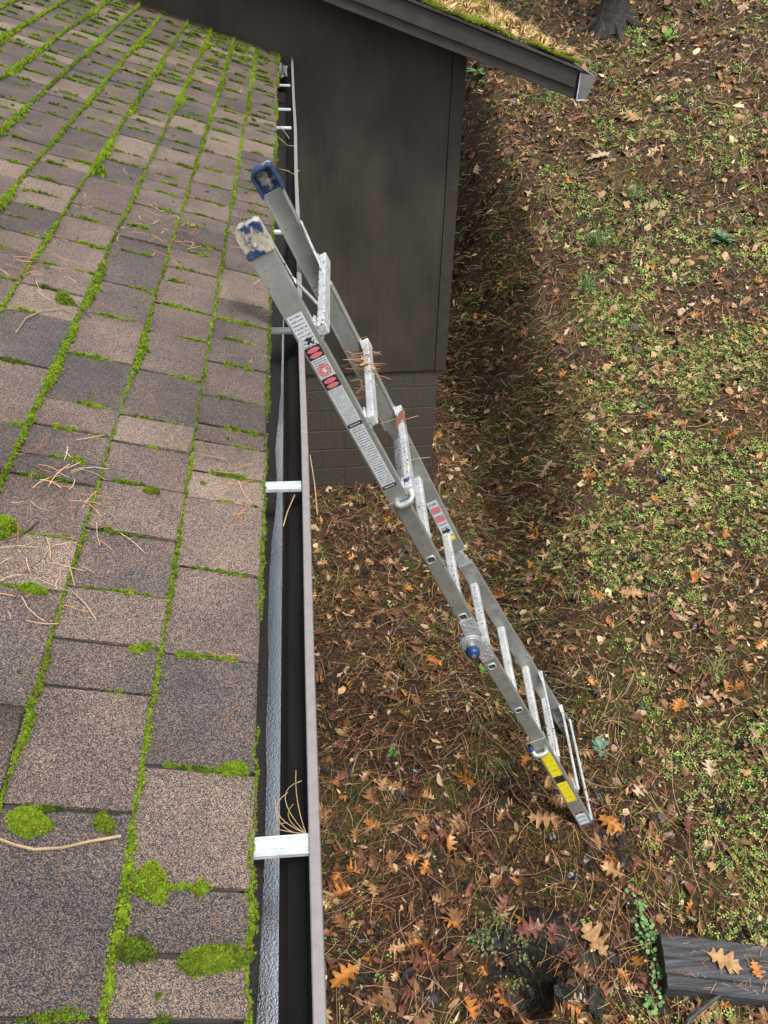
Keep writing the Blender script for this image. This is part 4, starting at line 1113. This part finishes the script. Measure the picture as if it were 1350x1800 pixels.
# --- grass tufts, weeds
def tuft(p, n, L0, L1, cols, label, name='grass_tuft', group='grass tufts on the bank'):
    q = ground_at(*p); bag = Bag(); yaw = rng.random(n) * 6.28; ln = rng.uniform(L0, L1, n)
    nn = tilt(np.tile(np.array([[0, 0, 1.]]), (n, 1)), .3)
    P = np.tile(q, (n, 1)) + np.stack([rng.normal(0, .02, n), rng.normal(0, .02, n), 0 * yaw], -1)
    v2 = [(a, b * .8, c * 1.6) for a, b, c in bv]
    bag.add(v2, bf, P, frames(nn, yaw), np.stack([np.full(n, .0028) * max(1, np.linalg.norm(q - CAM) / 5), ln, ln], -1), np.array(cols)[rng.integers(0, len(cols), n)] * rng.uniform(.7, 1.2, (n, 1)))
    return tag(bag.build(name, M['green']), label, 'grass', group)
GG = [(.10, .20, .06), (.16, .26, .08), (.26, .28, .12)]
tuft((1045, 430), 90, .12, .30, GG, 'green grass tuft on the bank level with the ladder caps')
tuft((1030, 510), 80, .12, .28, GG, 'dark green grass tuft hanging over the bank crest')
tuft((1110, 350), 60, .10, .25, GG, 'pale green grass tuft above the bleached maple leaf')
tuft((870, 1350), 30, .05, .10, GG, 'short green grass tuft beside the yellow ladder labels')
tuft((1250, 1180), 40, .08, .16, [(.28, .30, .12), (.34, .36, .14)], 'yellow green grass tuft beside a tan leaf pile')
tuft((960, 350), 60, .10, .24, STR, 'dry straw tuft on the bank below the wing gutter')
def rosette(p, n, size, cols, label, name, cat='plant', up=.55, lf=None):
    q = ground_at(*p); e = empty(name, tuple(q), label, cat)
    lv = lf or [(-.03, 0, 0), (.03, 0, 0), (.16, .35, .10), (.10, .45, .12), (.20, .62, .10), (.0, 1, .0), (-.20, .62, .10), (-.10, .45, .12), (-.16, .35, .10)]
    for i in range(n):
        yaw = i * 2.4 + random.uniform(-.2, .2); tl_ = random.uniform(.1, up); s = size * random.uniform(.6, 1.1)
        R = Matrix.Rotation(yaw, 3, 'Z') @ Matrix.Rotation(tl_, 3, 'X')
        V = [R @ (Vector(v) * s) + Vector(q) for v in lv]; c = np.array(random.choice(cols)) * random.uniform(.8, 1.2)
        mesh_obj('leaf', V, [(0, 1, 2, 8), (8, 2, 3, 7), (7, 3, 4, 6), (6, 4, 5)], M['green'], e, col=c)
    return e
rosette((1057, 1318), 14, .07, [(.10, .20, .13), (.14, .25, .17)], 'small blue green rosette weed beside the far ladder foot', 'rosette_weed')
rosette((1268, 425), 26, .15, [(.08, .20, .10), (.12, .26, .14)], 'feathery blue green thistle on the upper bank', 'thistle', up=.9)
rosette((1168, 75), 7, .20, [(.14, .30, .05), (.20, .38, .08)], 'bright green seedling below the tree trunk', 'seedling', up=1.0)
rosette((845, 132), 8, .22, [(.09, .24, .09), (.14, .30, .13)], 'broad leaved green seedling behind the wing corner', 'seedling', up=1.1)
rosette((690, 1345 - 20), 9, .045, [(.10, .22, .05)], 'small leafy weed on bare litter below the gutter', 'seedling')
rosette((850, 1180), 10, .05, [(.12, .26, .06)], 'small bright weed just below the blue ladder knob', 'seedling')
# creeping plant beside the timber
rd = [(0, -.02, 0), (.30, .12, .03), (.46, .45, .06), (.30, .85, .04), (0, 1, .0), (-.30, .85, .04), (-.46, .45, .06), (-.30, .12, .03)]
cp = empty('creeping_plant', tuple(ground_at(1140, 1650)), 'trailing green creeper with paired round leaves beside the black timber', 'plant')
pts = [ground_at(*p) for p in ((1118, 1590), (1125, 1620), (1138, 1655), (1150, 1690), (1155, 1725), (1140, 1765), (1150, 1795))]
pts = [p + np.array([0, 0, .02]) for p in pts]
mesh_obj('stem', *tube_vf(pts, .0018, 5), plain('green_stem', (.12, .16, .06), .6), cp)
for i in range(150):
    t = random.random() * (len(pts) - 1.01); k = int(t); q = pts[k] + (pts[k + 1] - pts[k]) * (t - k) + np.array([random.gauss(0, .018), random.gauss(0, .018), random.uniform(-.01, .03)])
    R = Matrix.Rotation(random.random() * 6.28, 3, 'Z') @ Matrix.Rotation(random.uniform(-.2, .5), 3, 'X'); s = random.uniform(.009, .020)
    mesh_obj('leaf', [R @ (Vector(v) * s) + Vector(q) for v in rd], [tuple(range(8))], M['green'], cp, col=np.array(random.choice([(.16, .32, .10), (.24, .40, .16), (.11, .23, .08)])))

# ================================================================== TIMBER, STICK, STUMP, TREE
def timber_mat():
    m, nt, b = mat('weathered_black_timber'); p = wpos(nt)
    n = noise_n(nt, 1, 6, p, .65, (3, 60, 60)); n2 = noise_n(nt, 7, 5, p)
    c = ramp(nt, n.outputs[0], [(.3, (.014, .015, .018)), (.6, (.07, .073, .082)), (.8, (.16, .165, .18))]).outputs[0]
    c = mix(nt, ramp(nt, n2.outputs[0], [(.5, g3(0)), (.7, g3(.6))]).outputs[0], c, (.020, .019, .018))
    nt.links.new(c, b.inputs['Base Color']); b.inputs['Roughness'].default_value = .55; b.inputs['Specular IOR Level'].default_value = .35
    bump(nt, b, n.outputs[0], .8, .008); return m
M['timber'] = timber_mat()
q0 = ground_at(1172, 1765); ztm = q0[2] + .105
c1 = at_z(1172, 1640, ztm); c2 = at_z(1174, 1735, ztm); c3 = at_z(1350, 1757, ztm)
ax = c3 - c2; ax /= np.linalg.norm(ax); cross = np.array([-ax[1], ax[0], 0]); wdt = float((c1 - c2) @ cross)
V = []; Fc = []; nu, nv = 60, 15
per = []
for t in np.linspace(0, 1, nv): per.append((t * wdt, 0.0))
prof = [(0, -.26)] + [(0, -.012)] + [(a + (.006 if i == 0 else -.006 if i == nv - 1 else 0), b) for i, (a, b) in enumerate(per)] + [(wdt, -.012), (wdt, -.26)]
k = len(prof)
for i in range(nu):
    u = i / (nu - 1) * 1.5
    for j, (a, b) in enumerate(prof):
        jit = .004 * (float(fbm(u * 5, a * 22, 141, 4)) - .5) if 2 <= j <= nv + 1 else 0
        crack = -.010 * max(0, float(vnoise(u * 1.2, a * 70, 145)) - .72) * 5 if 3 <= j <= nv else 0
        p = c2 + ax * (u + (.006 * random.random() if i == 0 else 0)) + cross * a; V.append((p[0], p[1], ztm + b + jit + crack))
for i in range(nu - 1):
    for j in range(k - 1): Fc.append((i * k + j, i * k + j + 1, (i + 1) * k + j + 1, (i + 1) * k + j))
Fc.append(tuple(range(k))[::-1]); Fc.append(tuple((nu - 1) * k + j for j in range(k)))
o = mesh_obj('landscape_timber', V, Fc, M['timber']); bm_fix(o)
tag(o, 'weathered black square timber half sunk in the litter with a tan leaf on it', 'timber')
# litter on the timber
tb = Bag(); n = 150; aa = rng.uniform(.02, 1.0, n); bb = rng.uniform(.01, wdt - .01, n)
P = c2 + aa[:, None] * ax + bb[:, None] * cross
needle_bag(tb, P[:, 0], P[:, 1], np.full(n, ztm + .008), tilt(np.tile(np.array([[0, 0, 1.]]), (n, 1)), .06), rng.uniform(.012, .05, n), np.full(n, .0014), NC)
tag(tb.build('needle_scraps', M['needle']), 'short needle scraps lying on the black timber', 'needles', kind='stuff')
for (p, c, s, v, lab) in [((1275, 1690), 'tan', .13, 4, 'light tan oak leaf lying flat on top of the black timber'), ((1330, 1705), 'orange', .07, 5, 'small orange oak leaf on top of the black timber')]:
    q = at_z(*p, ztm + .008); me = bpy.data.meshes.new('oak_leaf'); me.from_pydata(*[OAK[v][0], [], OAK[v][1]]); me.update(); set_col(me, np.tile(np.array(LC[c]), (len(OAK[v][0]), 1)))
    o = link('oak_leaf', me, M['leaf']); o.location = q; o.scale = (s, s, s * .5); o.rotation_euler = (0, 0, random.random() * 6); tag(o, lab, 'leaf')
sa_ = ground_at(1205, 1800); sb_ = ground_at(1262, 1757)
mid = (sa_ + sb_) / 2
o = mesh_obj('fallen_stick', *tube_vf([sa_ + np.array([-.10, -.12, .03]), sa_ + np.array([0, 0, .045]), mid + np.array([0, 0, .06]), sb_ + np.array([0, 0, .07])], [.010, .009, .009, .007], 8), M['timber'])
tag(o, 'short black stick propped against the front of the timber', 'stick')
# rotten stump: low jagged ring, hollow on the near side
sc0 = ground_at(945, 1640)
stump = empty('rotten_stump', tuple(sc0), 'rotten black stump level with the soil, hollowed out and crusted with pale lichen', 'stump')
V = []; Fc = []; nr, na_ = 22, 60
for j in range(nr + 1):
    rr = j / nr
    for i in range(na_):
        a = 2 * math.pi * i / na_; R0 = .27 * (1 + .18 * float(fbm(math.cos(a) * 2 + 5, math.sin(a) * 2 + 5, 151, 2) - .5) * 2)
        x_ = sc0[0] + .02 + R0 * rr * math.cos(a) * 1.05; y_ = sc0[1] - .05 + R0 * rr * math.sin(a) * .8
        z_ = float(H(x_, y_)) + .006 + .040 * (1 - rr ** 3) * (float(fbm(x_ * 14, y_ * 14, 155, 4)) - .2) - .06 * rr ** 6
        V.append((x_, y_, z_))
for j in range(nr):
    for i in range(na_): Fc.append((j * na_ + i, (j + 1) * na_ + i, (j + 1) * na_ + (i + 1) % na_, j * na_ + (i + 1) % na_))
mesh_obj('wood', V, Fc, plain('rotten_wood', (.018, .016, .014), .55, 0, 45, .7, .03, .3), stump, smooth=True)
for (p, L_, w_, hgt) in [((862, 1650), .13, .05, .06), ((905, 1690), .10, .035, .05), ((1000, 1745), .12, .04, .04), ((935, 1745), .09, .03, .04), ((1040, 1765), .10, .05, .05)]:
    q = ground_at(*p); V = []; Fc = []; n = 9; yaw = random.uniform(-.6, 1.2)
    for i in range(n):
        u = (i / (n - 1) - .5) * L_
        for jj in range(6):
            a = math.pi * jj / 5; rr = w_ * (.6 + .4 * math.sin(math.pi * i / (n - 1))) * (1 + .5 * (random.random() - .5))
            lx, ly, lz = u, rr * math.cos(a), hgt * math.sin(a) * (.6 + .6 * random.random()) - .01
            V.append((q[0] + lx * math.cos(yaw) - ly * math.sin(yaw), q[1] + lx * math.sin(yaw) + ly * math.cos(yaw), q[2] + lz))
    for i in range(n - 1):
        for jj in range(5): Fc.append((i * 6 + jj, i * 6 + jj + 1, (i + 1) * 6 + jj + 1, (i + 1) * 6 + jj))
    mesh_obj('splinter', V, Fc, bpy.data.materials['rotten_wood'], stump)
lic = Bag()
for (p, k_, sp) in [((850, 1660), 260, .035), ((872, 1625), 120, .03), ((915, 1660), 120, .025), ((905, 1735), 140, .03), ((920, 1690), 90, .02)]:
    q = ground_at(*p); n = int(k_ * .55); P = q + np.stack([rng.normal(0, sp, n), rng.normal(0, sp * .7, n), rng.uniform(.02, .06, n)], -1)
    lic.add(TUFT_V, TUFT_F, P, frames(tilt(np.tile(np.array([[0, -.3, 1.]]), (n, 1)), .5), rng.random(n) * 6.28), rng.uniform(.004, .010, n), np.array([(.22, .28, .10), (.15, .21, .06), (.36, .40, .22)])[rng.integers(0, 3, n)])
tag(lic.build('lichen', M['moss'], stump), kind='stuff')
# tree at the top of the bank
tq = ground_at(1075, 42)
tree = empty('pine_tree', tuple(tq), 'grey brown conifer trunk rooted at the top of the bank', 'tree')
V = []; Fc = []; nh, na_ = 60, 48
for j in range(nh):
    h = (j / (nh - 1)) ** 1.5 * 9 - .25
    for i in range(na_):
        a = 2 * math.pi * i / na_; r0 = .15 * (1 - h / 14) + .10 * math.exp(-max(h + .1, 0) / .16) * (.6 + .8 * float(vnoise(math.cos(a) * 1.6 + 4, math.sin(a) * 1.6 + 4, 161)))
        r0 += .030 * (float(vnoise(a * 4.2 + .2 * math.sin(h * 5), h * 2.2, 163)) - .5) + .016 * (float(vnoise(a * 9, h * 7, 165)) - .5)
        V.append((tq[0] + r0 * math.cos(a), tq[1] + r0 * math.sin(a), tq[2] + h))
for j in range(nh - 1):
    for i in range(na_): Fc.append((j * na_ + i, j * na_ + (i + 1) % na_, (j + 1) * na_ + (i + 1) % na_, (j + 1) * na_ + i))
mesh_obj('trunk', V, Fc, M['bark'], tree)
for k_ in range(7):
    a = k_ * .9 + .3; L_ = random.uniform(.35, .6)
    pr_ = [np.array([tq[0] + math.cos(a) * r_, tq[1] + math.sin(a) * r_, 0]) for r_ in (.12, .25, .38, .25 + L_)]
    for i, z_ in enumerate((.10, .03, -.005, -.06)): pr_[i][2] = float(H(pr_[i][0], pr_[i][1])) + z_
    mesh_obj('root', *tube_vf(pr_, [.05, .04, .03, .015], 7), M['bark'], tree)
cb = Bag(); n = 5000; th = rng.random(n) * 6.28; hh = rng.random(n); rr = (1 - hh) * 1.9 * np.sqrt(rng.random(n)) + .1
P = np.stack([tq[0] + rr * np.cos(th), tq[1] + rr * np.sin(th), tq[2] + 5.5 + hh * 5.5 - rr * .25], -1)
cb.add(TUFT_V, TUFT_F, P, frames(tilt(np.tile(np.array([[0, 0, 1.]]), (n, 1)), .5), th), rng.uniform(.10, .22, n), np.array([.045, .075, .025]) * rng.uniform(.6, 1.4, (n, 1)))
cb.build('crown', M['green'], tree)

# ================================================================== LITTER ON ROOFS AND LADDER
def roof_needles(bag, cx, cy, spread, n, l0=.015, l1=.06, h=.006):
    a, y = roof_hit(cx, cy); aa = np.maximum(a + rng.normal(0, spread * .8, n), .04); yy = np.minimum(y + rng.normal(0, spread * .8, n), 5.75)
    P = O_R + aa[:, None] * A + np.stack([0 * yy, yy, 0 * yy], -1) + NR * (h + rng.random((n, 1)) * .010)
    d = np.linalg.norm(P.mean(0) - CAM)
    needle_bag(bag, P[:, 0], P[:, 1], P[:, 2], tilt(np.tile(NR, (n, 1)), .10), rng.uniform(l0, l1, n), np.full(n, .0011 * max(1, d / 1.6)), NC + [(.45, .34, .22), (.10, .06, .04)])
rb_ = Bag()
for (cx, cy, sp, n) in [(110, 830, .045, 60), (130, 930, .06, 45), (40, 1000, .06, 40), (255, 400, .12, 80), (330, 420, .10, 60), (40, 470, .07, 70), (350, 160, .18, 60), (100, 1060, .05, 18), (420, 840, .03, 14), (150, 650, .3, 25), (150, 300, .4, 45), (455, 110, .15, 60), (330, 1150, .3, 14), (60, 700, .3, 30), (445, 905, .02, 10)]:
    roof_needles(rb_, cx, cy, sp, int(n * .6))
tag(rb_.build('roof_needles', M['needle']), 'dry pine needles gathered on the mossy shingles', 'needles', kind='stuff')
TW = plain('dry_twig', (.36, .25, .14), .7, 0, 30, .3)
TWD = plain('dark_twig', (.09, .06, .045), .8, 0, 30, .3)
def twig(pix, lab, rad=.0014, m=TW, h=.012, on='roof'):
    pts = []
    for i, p in enumerate(pix):
        a, y = roof_hit(*p, h); pts.append(RP(a, y, h + .004 * math.sin(i * 1.7)))
    tag(mesh_obj('twig', *tube_vf(pts, rad, 5), m), lab, 'twig')
twig([(0, 1475), (25, 1488), (60, 1492), (110, 1487), (160, 1480), (212, 1472)], 'long pale curved twig lying below the oblong moss cushion', .0016)
twig([(28, 585), (45, 562), (75, 545), (110, 540), (125, 550)], 'curled thin twig arching over a tan shingle', .0012)
twig([(78, 500), (110, 515), (140, 540), (160, 555)], 'thin dark twig by the oblong moss cushion', .0012, TWD)
twig([(5, 950), (25, 948), (50, 930), (68, 912)], 'dark bent twig next to the domed moss cushion', .0015, TWD)
twig([(128, 1040), (150, 1065), (170, 1090)], 'thin twig across a grey shingle of the second course', .0010)
twig([(120, 985), (125, 1010), (132, 1030)], 'short thin twig beside the thick moss line', .0010)
# wing roof : moss edge and leaf litter
wm = Bag(); wl = Bag()
def WR(x, y, h=0): return np.array([x, y, rake_z(x, -.925) + h])
n = 9000; x = rng.uniform(.3, XE + .02, n); y = RKY - .015 + np.abs(rng.normal(0, .10, n)) * rng.uniform(.2, 2.2, n)
P = np.stack([x, y, rake_z(x, -.925) + .002 + .02 * vnoise(x * 12, y * 12, 171)], -1)
tone = fbm(x * 5, y * 5, 175, 2); kp = tone > .38 + .12 * rng.random(n); x, y, P, tone = x[kp], y[kp], P[kp], tone[kp]; n = len(x)
wm.add(TUFT_V, TUFT_F, P, frames(tilt(np.tile(NR * np.array([1, 1, 1]), (n, 1)), .3), rng.random(n) * 6.28), rng.uniform(.008, .016, n), np.array([.24, .30, .030]) * (.45 + tone[:, None]) )
n = 9000; x = rng.uniform(.3, XE + .02, n); y = rng.uniform(RKY, 9.5, n); kp = fbm(x * 3, y * 3, 181, 2) > .45; x, y = x[kp], y[kp]; n = len(x); P = np.stack([x, y, rake_z(x, -.925) + .012], -1)
wm.add(TUFT_V, TUFT_F, P, frames(tilt(np.tile(NR, (n, 1)), .3), rng.random(n) * 6.28), rng.uniform(.014, .030, n), np.array([.36, .36, .045]) * rng.uniform(.4, 1.2, (n, 1)))
tag(wm.build('moss', M['moss']), 'mat of yellow green moss along the rake edge of the wing roof', 'moss', kind='stuff')
n = 6000; x = rng.uniform(.3, XE + .10, n); y = RKY + .02 + 4.0 * rng.random(n) ** 1.5
needle_bag(wl, x, y, rake_z(np.minimum(x, XE), -.925) + .015 + .02 * rng.random(n), tilt(np.tile(NR, (n, 1)), .15), rng.uniform(.06, .16, n), np.full(n, .0026), [(.48, .34, .17), (.40, .25, .11), (.52, .40, .22), (.33, .18, .07)])
for v in range(10):
    n = 60; x = rng.uniform(.3, XE + .05, n); y = RKY + .03 + 4 * rng.random(n); P = np.stack([x, y, rake_z(x, -.925) + .02], -1)
    wl.add(OAK[v][0], OAK[v][1], P, frames(tilt(np.tile(NR, (n, 1)), .3), rng.random(n) * 6.28), rng.uniform(.06, .11, n), np.array([.46, .30, .14]) * rng.uniform(.6, 1.2, (n, 1)))
tag(wl.build('roof_litter', M['needle']), 'straw coloured needles and leaves heaped on the wing roof', 'litter', kind='stuff')
# needles hanging in the gutter and on the ladder
def curve_thing(name, pts, rad, m, lab, cat='needle', group=None):
    tag(mesh_obj(name, *tube_vf(pts, rad, 5), m), lab, cat, group)
gz = GL_Z - .012
bundle = Bag()
def bez(p0, p1, p2, k=7): return [(1 - t) ** 2 * np.array(p0) + 2 * t * (1 - t) * np.array(p1) + t * t * np.array(p2) for t in np.linspace(0, 1, k)]
nb3 = empty('needle_bundle', (-.036, .52, gz), 'tangled tuft of straw coloured needles caught behind the nearest gutter hanger', 'needles')
for (p1, p2) in [((-.095, .54, gz + .01), (-.058, .565, gz + .01)), ((-.085, .57, gz + .01), (-.040, .58, gz + .01)), ((-.07, .53, gz + .01), (-.052, .56, gz - .01)), ((-.05, .55, gz + .015), (-.047, .595, gz + .012)), ((-.10, .52, gz + .01), (-.060, .535, gz - .01)), ((-.075, .515, gz), (-.074, .555, gz + .01))]:
    mesh_obj('needle', *tube_vf(bez((-.036, .512, gz), p1, p2, 9), .0006, 5), TW, nb3)
for (pix, lab) in [([(492, 222), (503, 235), (508, 243)], 'thin straw drooping over the far gutter hangers'), ([(488, 240), (497, 248), (505, 256), (518, 257)], 'curled straw bridging the far gutter trough'), ([(491, 297), (505, 300), (515, 306), (526, 300)], 'bent straw crossing the gutter beside the far ladder cap'), ([(545, 800), (553, 850), (558, 905)], 'long straw hanging outside the gutter lip'), ([(518, 870), (505, 900), (498, 925)], 'dark straw lying in the gutter by the middle hanger')]:
    pts = [at_z(*p, GL_Z + .004 + .004 * math.sin(i * 2.)) for i, p in enumerate(pix)]
    curve_thing('straw', pts, .0016 if pix[0][1] < 400 else .0011, TW, lab, 'straw')
# nest of needles with curled leaves on the second rung, wet leaf on the third
rp_ = LP(.540, .09, YF - .12, 1)
ne = empty('needle_bundle', tuple(rp_), 'bundle of rust needles draped over the second ladder rung with curled tan leaves', 'needles')
for i in range(44):
    a = random.uniform(-.9, 1.2) if i % 3 else random.random() * 6.28; L_ = random.uniform(.03, .10)
    st_ = LP(.545 + random.gauss(0, .022), random.uniform(.015, .09), YF - random.uniform(.03, .26), 1)
    dx = np.array([math.cos(a), math.sin(a) * .7, random.uniform(-.5, .15)]) * L_; kk = np.array([random.gauss(0, .008) for _ in range(3)])
    mesh_obj('needle', *tube_vf(bez(st_ - dx * .5, st_ + kk, st_ + dx * .5, 5), .0009, 4), TW if i % 4 == 0 else bpy.data.materials.get('rust_needle') or plain('rust_needle', (.30, .13, .045), .6, 0, 30, .3), ne)
def placed_leaf(pos, s, v, c, lab, rot, kind='oak', cupz=1.):
    T_ = (OAK if kind == 'oak' else OVAL)[v]; me = bpy.data.meshes.new('leaf'); me.from_pydata(T_[0], [], T_[1]); me.update(); set_col(me, np.tile(np.array(LC[c]), (len(T_[0]), 1)))
    o = link('oak_leaf' if kind == 'oak' else 'oval_leaf', me, M['leaf']); o.location = pos; o.scale = (s, s, s * cupz); o.rotation_euler = rot; tag(o, lab, 'leaf')
placed_leaf(LP(.535, .058, YF - .17, 1), .075, 2, 'tan', 'curled tan leaf cradled among needles at the second rung', (.4, .3, 1), 'oak', 1.6)
placed_leaf(LP(.560, .050, YF - .20, 1), .060, 4, 'orange', 'curled orange leaf tucked against the near rail at the second rung', (.2, .6, 2), 'oak', 1.6)
_lp = LP(.800, .092, 2.17, 0); _ln = (CAM - _lp); _ln = _ln / np.linalg.norm(_ln) + NL; _ln /= np.linalg.norm(_ln)
_m = Matrix(frames(_ln[None], np.array([.25]))[0].tolist()).to_euler()
placed_leaf(_lp, .095, 3, 'dark red', 'wet dark brown leaf stuck on the third ladder rung', _m, 'oval', .4)
for (pix, Yq, lab) in [([(700, 742), (720, 735), (735, 731)], 2.2, 'orange needle sticking out past the third rung'), ([(705, 812), (735, 806), (756, 804)], 2.2, 'forked needle lying across the third rung'), ([(668, 745), (690, 738), (703, 734)], 2.2, 'dark needle wisp resting on the rung behind the near rail')]:
    curve_thing('straw', [at_y(*p, Yq) for p in pix], .0012, TW, lab, 'straw')
